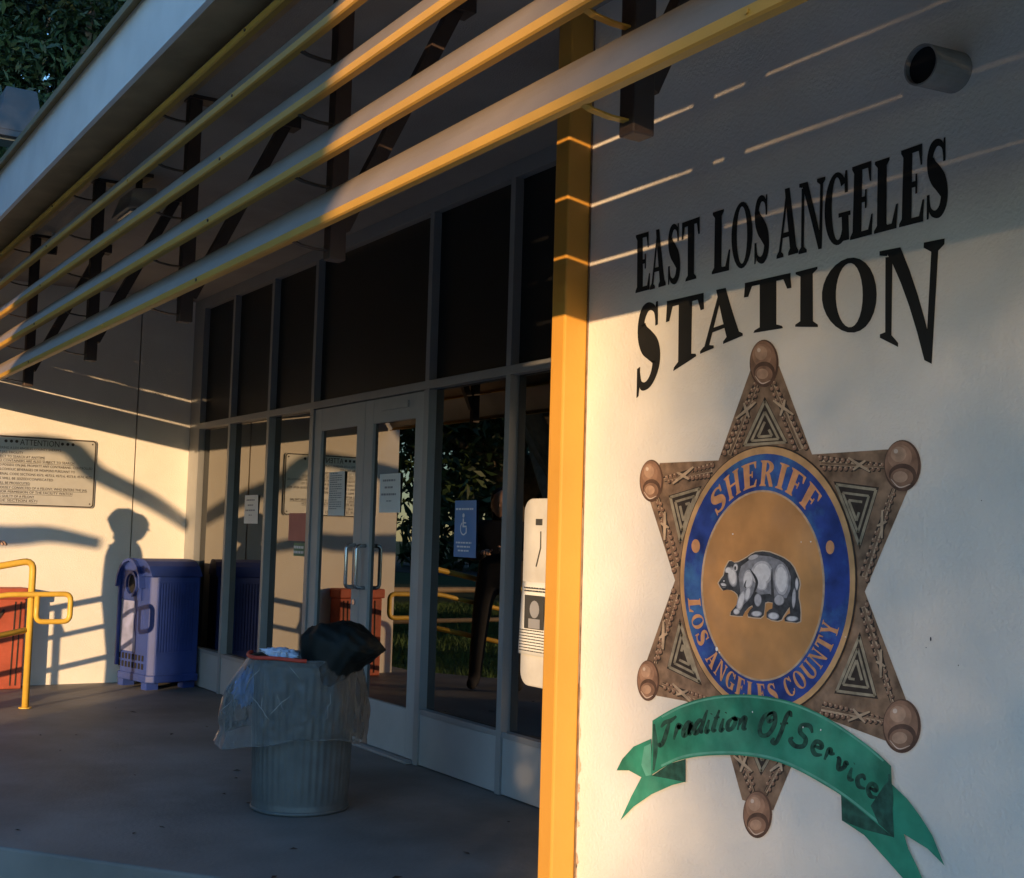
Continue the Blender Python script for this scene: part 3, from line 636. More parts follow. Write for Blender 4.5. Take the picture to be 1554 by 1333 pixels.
bc = np.array([700, 680.]); d2 = d1 - .0020
mb = MB(); bb = np.array(bear, float); dd = bb - bc; dd = bb + dd / np.linalg.norm(dd, axis=1, keepdims=True) * 13; wall_poly(mb, [c4(*p) for p in dd], d2); mb.build('bear_outline', 'bear_glow', ST)
mb = MB(); wall_poly(mb, [c4(*p) for p in bear], d2 - .0004); bear_o = mb.build('bear', 'bear_dark', ST)
gr = MB(); wt = MB(); lg = MB(); bi = 0; wall_poly(gr, [c4(*p) for p in [(500, 440), (600, 365), (700, 320), (820, 330), (940, 375), (1020, 450), (1060, 560), (1055, 700), (1010, 800), (900, 800), (820, 750), (720, 760), (650, 720), (600, 800), (520, 880), (490, 860), (490, 700), (470, 560)]], d2 - .0006)
for cx, cy, rx, ry, rot, wh in ((735, 520, 130, 150, .1, 1), (955, 590, 85, 190, -.05, 1), (735, 640, 70, 80, 0, 1), (580, 590, 62, 120, .1, 1), (500, 830, 38, 120, .28, 1), (575, 750, 30, 90, .2, 1), (405, 560, 50, 110, -.15, 1), (360, 490, 40, 40, 0, 1), (300, 655, 36, 26, .2, 1), (450, 950, 36, 34, 0, 1), (675, 975, 58, 32, 0, 1), (865, 1000, 62, 40, .1, 1), (1075, 1030, 65, 30, 0, 1), (1128, 640, 18, 70, 0, 1), (1095, 800, 20, 110, .05, 0), (440, 455, 26, 44, 0, 1), (690, 820, 40, 70, 0, 0), (930, 820, 55, 60, 0, 0), (640, 340, 60, 26, -.3, 0)):
    def blob(k): return [c4(cx + (p[0] - cx) * k, cy + (p[1] - cy) * k) for p in ell(cx, cy, rx, ry, 26, rot=rot)]
    bi += 1; wall_poly(gr, blob(1.06), d2 - .0008 - bi * 1e-5); wall_poly(lg, blob(.92), d2 - .0011 - bi * 1e-5)
    if wh: wall_poly(wt, blob(.74), d2 - .0014 - bi * 1e-5)
tag(lg.build('pale_shading', 'bear_pale', bear_o), kind='stuff')
tag(gr.build('grey_shading', 'bear_grey', bear_o), kind='stuff'); tag(wt.build('white_shading', 'bear_white', bear_o), kind='stuff')
mb = MB(); wall_poly(mb, [c4(*p) for p in ell(345, 525, 14, 12, 12)], d2 - .0018); wall_poly(mb, [c4(*p) for p in ell(437, 462, 12, 24, 12)], d2 - .0018); wall_stroke(mb, [c4(600, 470), c4(660, 560), c4(680, 640), c4(640, 760)], [1, 3.5, 4, 2], d2 - .0018); wall_stroke(mb, [c4(850, 470), c4(850, 600), c4(860, 780)], [1, 3.5, 4.5], d2 - .0018); wall_stroke(mb, [c4(560, 600), c4(545, 660), c4(560, 690)], [1, 2.5, 1], d2 - .0018); wall_stroke(mb, [c4(262, 640), c4(290, 670), c4(340, 665)], [2, 2, 1], d2 - .0018); mb.build('ink_lines', 'bear_dark', bear_o)
# ribbon
def c3(x, y): return (920 + x / 2.91, 1030 + y / 2.91)
RB = empty('ribbon_mural', tuple(at_y(1150, 1200, MY)), 'painted green ribbon banner with dark script across the star', 'mural')
d3 = d1 - .0042
mb = MB(); wall_poly(mb, [c3(*p) for p in [(208, 265), (130, 300), (80, 355), (55, 405), (110, 405), (165, 435), (120, 520), (72, 625), (130, 565), (210, 510), (300, 470), (358, 455), (300, 440), (212, 428)]], d3); tl = mb.build('tail', 'ribbon', RB)
mb = MB(); wall_poly(mb, [c3(*p) for p in [(208, 285), (178, 300), (165, 380), (185, 430), (209, 425)]], d3 - .0003); mb.build('pale_streak', 'ribbon_light', tl)
mb = MB(); wall_poly(mb, [c3(*p) for p in [(1272, 465), (1340, 530), (1400, 610), (1450, 690), (1505, 825), (1430, 750), (1325, 685), (1345, 750), (1380, 820), (1420, 910), (1330, 890), (1250, 800), (1150, 690), (1052, 625), (1160, 660), (1280, 699)]], d3); mb.build('tail', 'ribbon', RB)
mb = MB(); wall_poly(mb, [c3(*p) for p in [(212, 428), (290, 375), (360, 355), (360, 456)]], d3 - .0005); mb.build('fold', 'ribbon_dark', RB)
mb = MB(); wall_poly(mb, [c3(*p) for p in [(1048, 512), (1052, 626), (1150, 665), (1282, 700), (1220, 640), (1150, 580)]], d3 - .0005); mb.build('fold', 'ribbon_dark', RB)
top = catmull([(215, 185), (300, 135), (400, 95), (520, 72), (640, 70), (760, 85), (880, 120), (1000, 180), (1100, 245), (1200, 320), (1270, 385)], 4)
bot = catmull([(210, 425), (300, 372), (400, 346), (520, 337), (640, 342), (760, 365), (860, 405), (960, 460), (1050, 515), (1150, 592), (1284, 702)], 4)
mb = MB(); n = len(top); mb.add([tuple(at_y(*c3(*p), MY) * [1, 0, 1] + [0, d3 - .001, 0]) for p in list(top) + list(bot)], [(i, i + 1, n + i + 1, n + i) for i in range(n - 1)]); mb.build('band', 'ribbon', RB)
mb = MB(); wall_stroke(mb, [c3(*p) for p in top[2:-2:4] + [0, 10]], 2.6, d3 - .0013); wall_stroke(mb, [c3(*p) for p in bot[2:-2:4] - [0, 12]], 3.4, d3 - .0013); mb.build('pale_edge', 'ribbon_light', RB)
mb = MB()
for a, b in (((222, 200), (220, 405)), ((1262, 420), (1262, 640))): wall_stroke(mb, [c3(*a), c3((a[0] + b[0]) / 2 + 8, (a[1] + b[1]) / 2), c3(*b)], [3, 7, 3], d3 - .0013)
wall_poly(mb, [c3(*p) for p in [(1284, 702), (1215, 640), (1180, 560), (1240, 470), (1270, 440)]], d3 - .0014); tag(mb.build('painted_shade', 'ribbon_dark', RB), kind='stuff')
# script letters as brush strokes: unit box, x advance, slanted
SCR = {'T': (1.15, [[(.0, .78), (.25, .92), (.7, .9), (1.1, 1.0)], [(.62, .92), (.55, .5), (.42, .1), (.2, .0), (.05, .15)]]),
 'r': (.62, [[(.1, .0), (.2, .5), (.3, .58), (.35, .45), (.55, .55)]]),
 'a': (.8, [[(.62, .5), (.35, .58), (.12, .3), (.2, .03), (.45, .12), (.62, .5), (.6, .08), (.78, .05)]]),
 'd': (.85, [[(.62, .5), (.35, .58), (.12, .3), (.2, .03), (.45, .12), (.62, .5)], [(.78, 1.0), (.66, .5), (.62, .08), (.82, .05)]]),
 'i': (.48, [[(.2, .55), (.16, .15), (.22, .0), (.42, .1)], [(.27, .78), (.30, .82)]]),
 't': (.55, [[(.32, .95), (.2, .4), (.18, .05), (.42, .05)], [(.05, .6), (.45, .62)]]),
 'o': (.78, [[(.4, .58), (.12, .35), (.2, .03), (.5, .1), (.62, .42), (.4, .58), (.6, .5), (.78, .55)]]),
 'n': (.88, [[(.12, .55), (.12, .0)], [(.12, .2), (.35, .55), (.52, .5), (.5, .08), (.75, .05)]]),
 'O': (1.25, [[(.75, 1.0), (.3, .85), (.1, .4), (.3, .02), (.75, .05), (1.0, .5), (.85, .95), (.55, .85), (.6, .6), (.9, .7)]]),
 'f': (.75, [[(.72, .85), (.55, 1.05), (.38, .8), (.28, .2), (.1, -.32), (-.15, -.28), (-.1, -.1)], [(.1, .52), (.6, .56)]]),
 'S': (1.0, [[(.95, .8), (.75, 1.02), (.4, .9), (.38, .62), (.7, .42), (.66, .1), (.3, -.02), (.02, .14), (.12, .3)]]),
 'e': (.68, [[(.15, .3), (.5, .4), (.45, .58), (.2, .52), (.1, .2), (.3, .0), (.62, .14)]]),
 'v': (.72, [[(.08, .52), (.2, .45), (.26, .05), (.52, .3), (.56, .55), (.72, .52)]]),
 'c': (.65, [[(.52, .48), (.35, .58), (.12, .3), (.25, .02), (.6, .12)]])}
def script(word, base, hs, wscale):
    """base: two or more pixel points of the baseline, hs: start and end height"""
    b = catmull(base, 12); ln_ = np.r_[0, np.cumsum(np.linalg.norm(np.diff(b, axis=0), axis=1))]; tot = sum(SCR[c][0] for c in word); x = 0
    for c in word:
        adv, strokes = SCR[c]; mb = MB()
        for si, s_ in enumerate(strokes):
            pts = []
            for (u, v_) in s_:
                l = (x + u) / tot * ln_[-1]; h = hs[0] + (hs[1] - hs[0]) * l / ln_[-1]; l2 = l + v_ * h * .22
                px, py = np.interp(l2, ln_, b[:, 0]), np.interp(l2, ln_, b[:, 1])
                if l2 > ln_[-1]: e_ = (b[-1] - b[-2]) / np.linalg.norm(b[-1] - b[-2]) * (l2 - ln_[-1]); px += e_[0]; py += e_[1]
                pts.append(c3(px, py - v_ * h))
            h = hs[0] / 2.91; wd = [h * .09] + [h * .19] * (len(pts) - 2) + [h * .09]
            wall_stroke(mb, pts, wd, d3 - .0018 - .0002 * si, 6)
        mb.build('letter', 'ribbon_ink', RB); x += adv
script('Tradition', [(238, 300), (330, 262), (430, 240), (540, 228), (640, 226)], (100, 96), 1)
script('Of', [(675, 250), (740, 250), (815, 250)], (105, 95), 1)
script('Service', [(820, 285), (900, 315), (980, 360), (1060, 420), (1140, 485), (1210, 540)], (110, 105), 1)
mb = MB(); r_ = random.Random(3)
for _ in range(9): x, y = r_.uniform(1020, 1340), r_.uniform(800, 1150); wall_poly(mb, ell(x, y, r_.uniform(.5, 1.3), r_.uniform(.6, 1.6), 7), d3 - .0024)
wall_poly(mb, ell(1092, 985, 2, 3.5, 8), d3 - .0024); mb.build('paint_chips', 'chip', ST)

# vent pipe above the lettering
pm = at_y(1398, 94, 2.51)
V = empty('drain_pipe', (pm[0], MY, pm[2]), 'short open round drain pipe sticking out of the mural wall', 'pipe')
mb = MB(); n = 28; ro, ri, xa, za = .053, .048, pm[0], pm[2]; v = []; f = []
prof = [(ro, MY), (ro, 2.508), (ri, 2.508), (ri, MY + .0)]
for r2, y in prof:
    for k in range(n): a = 2 * math.pi * k / n; v.append((xa + r2 * math.cos(a), y - .0005, za + r2 * math.sin(a) - (MY - y) * .06))
for j in range(3):
    for k in range(n): f.append((j * n + k, j * n + (k + 1) % n, (j + 1) * n + (k + 1) % n, (j + 1) * n + k))
mb.add(v, f); mb.build('sleeve', 'pipe_paint', V, smooth=False)
mb = MB(); disc(mb, xa, za - .007, .0475, 2.522, 24); mb.build('mouth_shade', 'black_hole', V)  # dark disc stands in for the shade deep inside the pipe

# ------------------------------------------------------------------ ATTENTION sign on the far wall
sy1 = at_x(147, 668, WX)[1]; sz1 = at_x(144, 669, WX)[2]; sz0 = at_x(141, 772, WX)[2]; sy0 = sy1 - .96
SG = empty('wall_sign', (WX, (sy0 + sy1) / 2, sz0), 'rectangular pale metal notice board with small dark lettering on the far wall', 'sign')
def slabX(poly, x0, x1):
    mb = MB(); n = len(poly); v = [(x0, y, z) for y, z in poly] + [(x1, y, z) for y, z in poly]
    mb.add(v, [(i, (i + 1) % n, (i + 1) % n + n, i + n) for i in range(n)] + [tuple(range(n))[::-1], tuple(range(n, 2 * n))]); return mb
slabX(rrect(sy0, sy1, sz0, sz1, .03), WX + .002, WX + .012).build('plate', 'sign_metal', SG)
po, pi = rrect(sy0 + .004, sy1 - .004, sz0 + .004, sz1 - .004, .028), rrect(sy0 + .014, sy1 - .014, sz0 + .014, sz1 - .014, .02); n = len(po)
mb = MB(); mb.add([(WX + .0135, y, z) for y, z in po + pi], [(i, (i + 1) % n, (i + 1) % n + n, i + n) for i in range(n)]); mb.build('border', 'sign_ink', SG)
for y, z in ((sy1 - .035, sz1 - .035), (sy1 - .035, sz0 + .035), (sy0 + .035, sz1 - .035), (sy0 + .035, sz0 + .035)):
    MB().tube([(WX + .012, y, z), (WX + .016, y, z)], .006, 8).build('screw', 'sign_ink', SG)
def text_mesh(body):
    cu = bpy.data.curves.new('t', 'FONT'); cu.body = body; cu.size = 1; cu.resolution_u = 2
    o = bpy.data.objects.new('t', cu); COL.objects.link(o); bpy.context.view_layer.update()
    me = bpy.data.meshes.new_from_object(o.evaluated_get(bpy.context.evaluated_depsgraph_get())); bpy.data.objects.remove(o); bpy.data.curves.remove(cu); return me
def sign_text(body, y_right, zc, h, y_left, heavy=0):
    me = text_mesh(body); co = np.zeros(len(me.vertices) * 3, np.float32); me.vertices.foreach_get('co', co); co = co.reshape(-1, 3)
    mn, mxx = co.min(0), co.max(0); u = (co[:, 0] - mn[0]) / (mxx[0] - mn[0]); v_ = co[:, 1] / .73
    new = np.stack([np.full(len(co), WX + .0140), y_left + (y_right - y_left) * u, zc + v_ * h], 1).astype(np.float32)
    me.vertices.foreach_set('co', new.ravel()); me.update(); me.materials.append(MATS['sign_ink'])
    o = bpy.data.objects.new('text_line', me); COL.objects.link(o); o.parent = SG; o.matrix_parent_inverse = wm(SG).inverted()
    if heavy: pass
def c6(x, y): q = at_x(x / 8.89, 640 + y / 8.89, WX); return q[1], q[2]
yl = sy0 + .045
rows = [("YOU ARE ENTERING A LOS ANGELES COUNTY SHERIFF'S", 820, 408, 0), ('DEPARTMENT JAIL FACILITY', 310, 438, 0), ('YOU ARE SUBJECT TO SEARCH AT ANYTIME', 600, 510, 1), ('VEHICLES AND CONTAINERS ARE ALSO SUBJECT TO SEARCH', 995, 585, 1),
 ('IT IS ILLEGAL TO POSSESS ON JAIL PROPERTY ANY CONTRABAND, CONTROLLED', 1240, 655, 0), ('SUBSTANCES, ALCOHOLIC BEVERAGES OR WEAPONS PURSUANT TO', 1005, 700, 0), ('CALIFORNIA PENAL CODE SECTIONS 4573, 4573.5, 4573.6, 4573.8, 4574, 4575', 1230, 772, 0),
 ('ILLEGAL ITEMS WILL BE SEIZED/CONFISCATED', 710, 808, 0), ('VIOLATORS WILL BE PROSECUTED', 398, 855, 1), ('ANYONE PREVIOUSLY CONVICTED OF A FELONY, WHO ENTERS THE JAIL', 1170, 948, 1), ('WITHOUT PRIOR PERMISSION OF THE FACILITY WATCH', 968, 995, 1), ('COMMANDER IS GUILTY OF A FELONY', 455, 1035, 1), ('PENAL CODE SECTION 4571', 495, 1092, 1)]
ul = MB()
for i, (s, xr, yb, und) in enumerate(rows):
    yr, zb = c6(xr, yb); sign_text(s, yr, zb, .0205, yl)
    if und: ul.box((WX + .0137, yl, zb - .0085), (WX + .0139, yr, zb - .006))
ul.build('underline', 'sign_ink', SG)
ya, zb = c6(265, 318); yb_, zb2 = c6(795, 335); sign_text('ATTENTION', yb_, (zb + zb2) / 2 - .003, .050, ya)
mb = MB()
for xd, yd in ((77, 262), (150, 265), (222, 268), (838, 306), (910, 310), (980, 314)):
    y, z = c6(xd, yd); v = [(WX + .0140, y + .0125 * math.cos(a), z + .0125 * math.sin(a)) for a in np.linspace(0, 2 * math.pi, 14, endpoint=False)]; mb.add(v, [tuple(range(14))])
mb.build('dots', 'sign_ink', SG)

# ------------------------------------------------------------------ blue recycling bin in the corner
BN = empty('recycling_bin', (-10.43, 3.1, 0), 'blue plastic recycling bin with round hole standing in the corner', 'bin')
C0 = np.array([-10.165, 2.985]); e1 = np.array([-.978, -.208]); e2 = np.array([-.208, .978]); BW, BD, BH = .545, .425, 1.0
def bp(a, b, z): q = C0 + e1 * a + e2 * b; return (q[0], q[1], z)            # a: along the face with the hole, b: back along the ribbed side
def bprism(pts, z0, z1): return MB().prism([bp(a, b, 0)[:2] for a, b in pts], z0, z1)
cr = .05
foot = [(cr, 0), (BW - cr, 0), (BW, cr), (BW, BD), (0, BD), (0, cr)]
bprism(foot, .055, BH - .10).build('body', 'bin_blue', BN, bevel=.012)
bprism([(cr - .012, -.012), (BW - cr + .012, -.012), (BW + .012, cr - .012), (BW + .012, BD + .006), (-.012, BD + .006), (-.012, cr - .012)], .055, .115).build('base_skirt', 'bin_blue', BN, bevel=.008)
for a, b in ((.03, .0), (BW - .12, .0), (.03, BD - .1), (BW - .12, BD - .1)): bprism([(a, b), (a + .09, b), (a + .09, b + .1), (a, b + .1)], .0, .0549).build('foot', 'bin_blue', BN)
# domed lid
mb = MB(); v = []; f = []; na = 10
for j in range(2):
    for i in range(na + 1):
        t = i / na; a = t * BW; z = BH - .1 + .135 * (1 - abs(2 * t - 1) ** 4); v.append(bp(a - .015 * (1 - 2 * t), -.02 if j == 0 else BD + .008, z))
v0 = [bp(a, b, BH - .0995) for a, b in ((-.015, -.02), (BW + .015, -.02), (BW + .015, BD + .008), (-.015, BD + .008))]
base = len(v); v += v0
for i in range(na): f.append((i, i + 1, na + 1 + i + 1, na + 1 + i))
f.append(tuple([base, base + 1] + [i for i in range(na, -1, -1)])); f.append(tuple([base + 3, base + 2] + [na + 1 + i for i in range(na, -1, -1)])); f.append((base, base + 1, base + 2, base + 3))
mb.add(v, f); mb.build('lid', 'bin_blue', BN, bevel=.01)
# front: hooded opening with the hole, worn label, slots
def face(mb, poly, d):                                                        # polygon (a, z) on the hole face, d in front of it
    mb.add([bp(a, -d, z) for a, z in poly], [tuple(range(len(poly)))])
def fbox(a0, a1, z0, z1, d0_, d1_):
    mb = MB(); v = [bp(a, -d, z) for z in (z0, z1) for a, d in ((a0, d0_), (a1, d0_), (a1, d1_), (a0, d1_))]
    mb.add(v, [(0, 3, 2, 1), (4, 5, 6, 7), (0, 1, 5, 4), (1, 2, 6, 5), (2, 3, 7, 6), (3, 0, 4, 7)]); return mb
fr = fbox(.17, .50, .70, .95, .001, .012).build('hole_plate', 'bin_blue', BN)
mb = MB(); ring = []; n = 24
for r_ in (.078, .098):
    for k in range(n): a = 2 * math.pi * k / n; ring.append(bp(.30 + r_ * math.cos(a), -.022, .83 + r_ * 1.05 * math.sin(a)))
mb.add(ring, [(k, (k + 1) % n, n + (k + 1) % n, n + k) for k in range(n)]); ro_ = mb.build('hole_rim', 'bin_blue', fr); s_ = ro_.modifiers.new('t', 'SOLIDIFY'); s_.thickness = .02
mb = MB(); mb.add([bp(.30 + .079 * math.cos(2 * math.pi * k / n), -.0135, .83 + .083 * math.sin(2 * math.pi * k / n)) for k in range(n)], [tuple(range(n))]); mb.build('round_hole', 'black_hole', fr)
hood = MB()
for k in range(8):
    a0, a1 = math.pi * k / 8, math.pi * (k + 1) / 8
    q = lambda a, r, d: bp(.33 - .19 * math.cos(a) * r, -d, .80 + .215 * math.sin(a) * r)
    hood.add([q(a0, 1, .0), q(a1, 1, .0), q(a1, 1, .055), q(a0, 1, .055), q(a0, 1.10, .0), q(a1, 1.10, .0), q(a1, 1.10, .055), q(a0, 1.10, .055)], [(0, 1, 2, 3), (4, 7, 6, 5), (3, 2, 6, 7), (0, 4, 5, 1), (0, 3, 7, 4), (1, 5, 6, 2)])
hood.build('hood', 'bin_blue', BN)
fbox(.508, .535, .16, .86, .0, .03).build('alcove_edge', 'bin_blue', BN, bevel=.006)
mb = MB(); face(mb, [(.25, .285), (.49, .285), (.49, .69), (.28, .69), (.26, .60), (.29, .52), (.25, .40)], .003); mb.build('worn_label', 'bin_scuff', BN)
for row in range(2):
    for k in range(8): fbox(.10 + .055 * k, .128 + .055 * k, .155 + .065 * row, .20 + .065 * row, .0005, .004).build('slot', 'black_hole', BN)
# ribbed side panel
sp = MB(); 
def side(mb, b0, b1, z0, z1, d): mb.add([bp(-d * k_, b, z) for z in (z0, z1) for k_, b in ((0, b0), (0, b1), (1, b1), (1, b0))], [(0, 3, 2, 1), (4, 5, 6, 7), (0, 1, 5, 4), (1, 2, 6, 5), (2, 3, 7, 6), (3, 0, 4, 7)])
for b0, b1, z0, z1 in ((.05, .062, .28, .86), (BD - .06, BD - .048, .28, .86), (.062, BD - .06, .845, .86), (.062, BD - .06, .28, .295)): side(sp, b0, b1, z0, z1, .006)
sp.build('side_frame', 'bin_blue', BN)
for k in range(12):
    mb = MB(); b0 = .075 + k * .0245; side(mb, b0, b0 + .011, .296, .844, .005); mb.build('rib', 'bin_blue', BN)

# ------------------------------------------------------------------ galvanised can with liner
CX, CY, CH = -5.71, 2.42, .70
TC = empty('trash_can', (CX, CY, 0), 'ribbed galvanised steel trash can standing on the porch', 'trash can')
def crad(z): return .220 + .030 * z / CH
mb = MB(); n = 176; zs = [.0, .02, .03, .05, .09, .2, .3, .4, .5, .60, .635, .65, .665, .68, CH - .008, CH]; v = []; f = []
for zi, z in enumerate(zs):
    amp = .0022 if .06 < z < .62 else 0
    for k in range(n):
        a = 2 * math.pi * k / n; r_ = crad(z) + .002 * math.sin(2 * a + 4 * z) + amp * math.sin(a * 44) + (.005 if z in (.02, .65) else 0) + (.007 if z >= CH - .01 else 0)
        v.append((CX + r_ * math.cos(a), CY + r_ * math.sin(a), z))
for j in range(len(zs) - 1):
    for k in range(n): f.append((j * n + k, j * n + (k + 1) % n, (j + 1) * n + (k + 1) % n, (j + 1) * n + k))
f.append(tuple(range(n))[::-1]); mb.add(v, f); cn = mb.build('can_body', 'galv', TC, smooth=True); s_ = cn.modifiers.new('t', 'SOLIDIFY'); s_.thickness = .002
mb = MB(); mb.tube([(CX + (crad(CH) + .004) * math.cos(a), CY + (crad(CH) + .004) * math.sin(a), CH) for a in np.linspace(0, 2 * math.pi, 49)], .008, 8, cap=False); mb.build('rim', 'galv', TC, smooth=True)
mb = MB(); mb.tube([(CX + (crad(0) + .003) * math.cos(a), CY + (crad(0) + .003) * math.sin(a), .010) for a in np.linspace(0, 2 * math.pi, 49)], .009, 8, cap=False); mb.build('foot_ring', 'galv', TC, smooth=True)
# liner: skirt folded over the rim, ballooning out on the camera's left
LN = empty('bin_liner', (CX, CY, .3), 'clear plastic liner draped over the rim of the trash can', 'liner')
mb = MB(); n = 160; nz = 30; v = []; f = []
left = math.atan2(-AX[1, 0], -AX[0, 0])                    # direction of the picture's left, seen from the can
nf = lambda a, z, s: math.sin(a * 3 + s) * .5 + math.sin(a * 7 + z * 9 + s * 2) * .3 + math.sin(a * 13 - z * 14 + s) * .2 + .25 * math.sin(a * 23 + z * 21) + .15 * math.sin(a * 41 - z * 33)
for j in range(nz + 1):
    q = j / nz
    for k in range(n):
        a = 2 * math.pi * k / n; cl = max(0, math.cos(a - left)) ** 1.2
        bottom = .345 - .05 * math.cos(a - left) ** 2 + .02 * math.sin(2 * a + 1)
        z = CH + .006 + (bottom - CH) * q + (.004 * math.sin(a * 9) * q)
        bulge = (.014 + .105 * cl) * math.sin(min(1, q * 1.15) * math.pi * .62) + .035 * max(0, -math.cos(a - left)) * math.sin(q * 2.2)
        flare = .030 * cl * max(0, q - .82) / .18
        r_ = crad(CH) + .014 + bulge + flare + .016 * nf(a, z, 1.3) * min(1, q * 2.5)
        v.append((CX + r_ * math.cos(a), CY + r_ * math.sin(a), z))
for j in range(nz):
    for k in range(n): f.append((j * n + k, j * n + (k + 1) % n, (j + 1) * n + (k + 1) % n, (j + 1) * n + k))
mb.add(v, f); mb.build('skirt', 'clear_liner', LN, smooth=True)
hem = [v[nz * n + k] for k in range(n)] + [v[nz * n]]; MB().tube(hem, .0022, 5, cap=False).build('hem', 'clear_liner', LN, smooth=True)
vl = v
for ci in range(12):
    r_ = random.Random(200 + ci); k0 = (left + r_.uniform(-.4, 2.9)) / (2 * math.pi) * n; j0 = r_.randint(2, 16); ln_ = r_.randint(4, 11); dk_ = r_.uniform(-1.1, 1.1)
    pp = []
    for q in range(ln_):
        kk_ = int(k0 + dk_ * q) % n; p = Vector(vl[min(nz, j0 + q) * n + kk_]); c_ = Vector((CX, CY, p.z)); pp.append(p + (p - c_).normalized() * .003)
    MB().tube(pp, [.0003] + [r_.uniform(.0005, .0011)] * (ln_ - 2) + [.0003], 5).build('crease_glint', 'crease_glint', LN, smooth=True)  # thin pale threads stand in for glints along the liner folds
mb = MB()
bnd = [(CX + (crad(CH) + .017) * math.cos(a), CY + (crad(CH) + .017) * math.sin(a), CH + .010 + .004 * math.sin(5 * a)) for a in np.linspace(left - .15, left + 1.75, 30)]
mb.tube(bnd, .009, 8); mb.build('red_drawstring', 'red_band', LN, smooth=True)
def crumple(name, m, cen_, rad, parent, seed, amp=.22, squash=(1, 1, 1), sub=4, smooth=True, low=.66):
    bm = bmesh.new(); bmesh.ops.create_icosphere(bm, subdivisions=sub, radius=1); r_ = np.random.default_rng(seed)
    dirs = r_.normal(size=(26, 3)); dirs /= np.linalg.norm(dirs, axis=1, keepdims=True); lev = r_.uniform(low, 1.0, 26)
    for vv in bm.verts:
        d = np.array(vv.co); d /= np.linalg.norm(d); k = d @ dirs.T; r0 = min(1.15, min((lev[i] / k[i]) for i in range(26) if k[i] > .2) if (k > .2).any() else 1)
        r0 *= 1 + amp * .25 * math.sin(d[0] * 11 + seed) * math.sin(d[1] * 9 - seed) + amp * .12 * math.sin(d[2] * 23 + d[0] * 17)
        vv.co = Vector((d * r0) * np.array(squash) * rad + np.array(cen_))
    me = bpy.data.meshes.new(name); bm.to_mesh(me); bm.free(); me.materials.append(MATS[m]); o = bpy.data.objects.new(name, me); COL.objects.link(o)
    if smooth:
        for p in me.polygons: p.use_smooth = True
    if parent is not None: o.parent = parent; o.matrix_parent_inverse = wm(parent).inverted()
    return o
lv = np.array([-AX[0, 0], -AX[1, 0], 0]); lv /= np.linalg.norm(lv)       # towards the picture's left
fw = np.array([-AX[0, 2], -AX[1, 2], 0]); fw /= np.linalg.norm(fw)       # towards the viewer
cc = np.array([CX, CY, 0])
# knotted black bag lying on top, drooping over the right front of the rim
BG = empty('black_bag', tuple(cc + [0, 0, .72]), 'stuffed black plastic bag lying on top of the trash can', 'bag')
def bag():
    bm = bmesh.new(); bmesh.ops.create_icosphere(bm, subdivisions=5, radius=1)
    o = []
    for vv in bm.verts:
        d = np.array(vv.co)
        a, b, z = d                                           # a: picture right, b: towards viewer, z: up
        x = a * .185; y = b * .165; zz = z * .125
        zz = min(zz, .098 + .010 * math.sin(x * 16 + 1) - .30 * max(0, x - .03))
        if a > .35: zz = zz * (1 - .75 * (a - .35)) - .02 * (a - .35); x += .035 * (a - .35)
        if b > .1 and z < .2: zz -= .20 * (b - .1) * max(0, 1 - 1.3 * abs(a + .30)) * (.2 - z)
        wr = .007 * math.sin(a * 6 + b * 5 + 2 * z) + .006 * math.sin(a * 11 - b * 9 + 4) * math.sin(z * 8 + 2) + .002 * math.sin(a * 31 + b * 23 + z * 27)
        p = np.array([x, y, zz]); p += d * wr
        vv.co = Vector(cc + [0, 0, .765] + (-lv) * (p[0] + .175) + fw * (p[1] + .075) + np.array([0, 0, p[2]]))
    me = bpy.data.meshes.new('sack'); bm.to_mesh(me); bm.free(); me.materials.append(MATS['black_bag']); q = bpy.data.objects.new('sack', me); COL.objects.link(q)
    for p in me.polygons: p.use_smooth = True
    q.parent = BG; q.matrix_parent_inverse = wm(BG).inverted()
bag()
TS = crumple('crumpled_paper', 'tissue', tuple(cc + lv * .115 + fw * .04 + [0, 0, .715]), .075, None, 4, .9, (1.35, 1.0, .42), 4)
tag(TS, 'crumpled pale blue paper poking out of the trash can', 'paper')
TB = crumple('blue_plastic_bag', 'blue_bag', tuple(cc + lv * .262 + fw * .10 + [0, 0, .555]), .085, None, 9, 1.0, (.55, .55, 1.15), 4)
tag(TB, 'thin blue plastic bag hanging inside the clear liner', 'bag')

# ------------------------------------------------------------------ yellow handrail and red box at the far left
HR = empty('handrail', (-9.49, 1.93, 0), 'yellow tubular handrail with looped end at the ramp', 'handrail')
RXX = -9.49
def arc_path(pts, r=.05, n=5):
    out = [Vector(pts[0])]
    for a, b, c in zip(pts[:-2], pts[1:-1], pts[2:]):
        a, b, c = Vector(a), Vector(b), Vector(c); u, v_ = (a - b).normalized(), (c - b).normalized(); p, q = b + u * r, b + v_ * r
        for i in range(n + 1): t = i / n; out.append(p * (1 - t) ** 2 + b * 2 * t * (1 - t) + q * t * t)
    out.append(Vector(pts[-1])); return out
MB().tube(arc_path([(RXX, 1.925, .002), (RXX, 1.925, 1.035), (RXX, .55, .765), (RXX, .10, .675), (RXX, .10, -.16)], .07), .024, 12).build('top_rail', 'rail_yellow', HR, smooth=True)
MB().tube([(RXX, 1.90, .545), (RXX, .125, .175)], .021, 10).build('lower_rail', 'rail_yellow', HR, smooth=True)
MB().tube([(RXX, 1.0, -.16), (RXX, 1.0, .85)], .022, 10).build('mid_post', 'rail_yellow', HR, smooth=True)
hx = RXX + .05
MB().tube(arc_path([(hx, .15, .46), (hx, 1.75, .795), (hx, 2.185, .80), (hx, 2.185, .605), (hx, 1.955, .605), (hx, 1.955, .79)], .05), .019, 10).build('hand_loop', 'rail_yellow', HR, smooth=True)
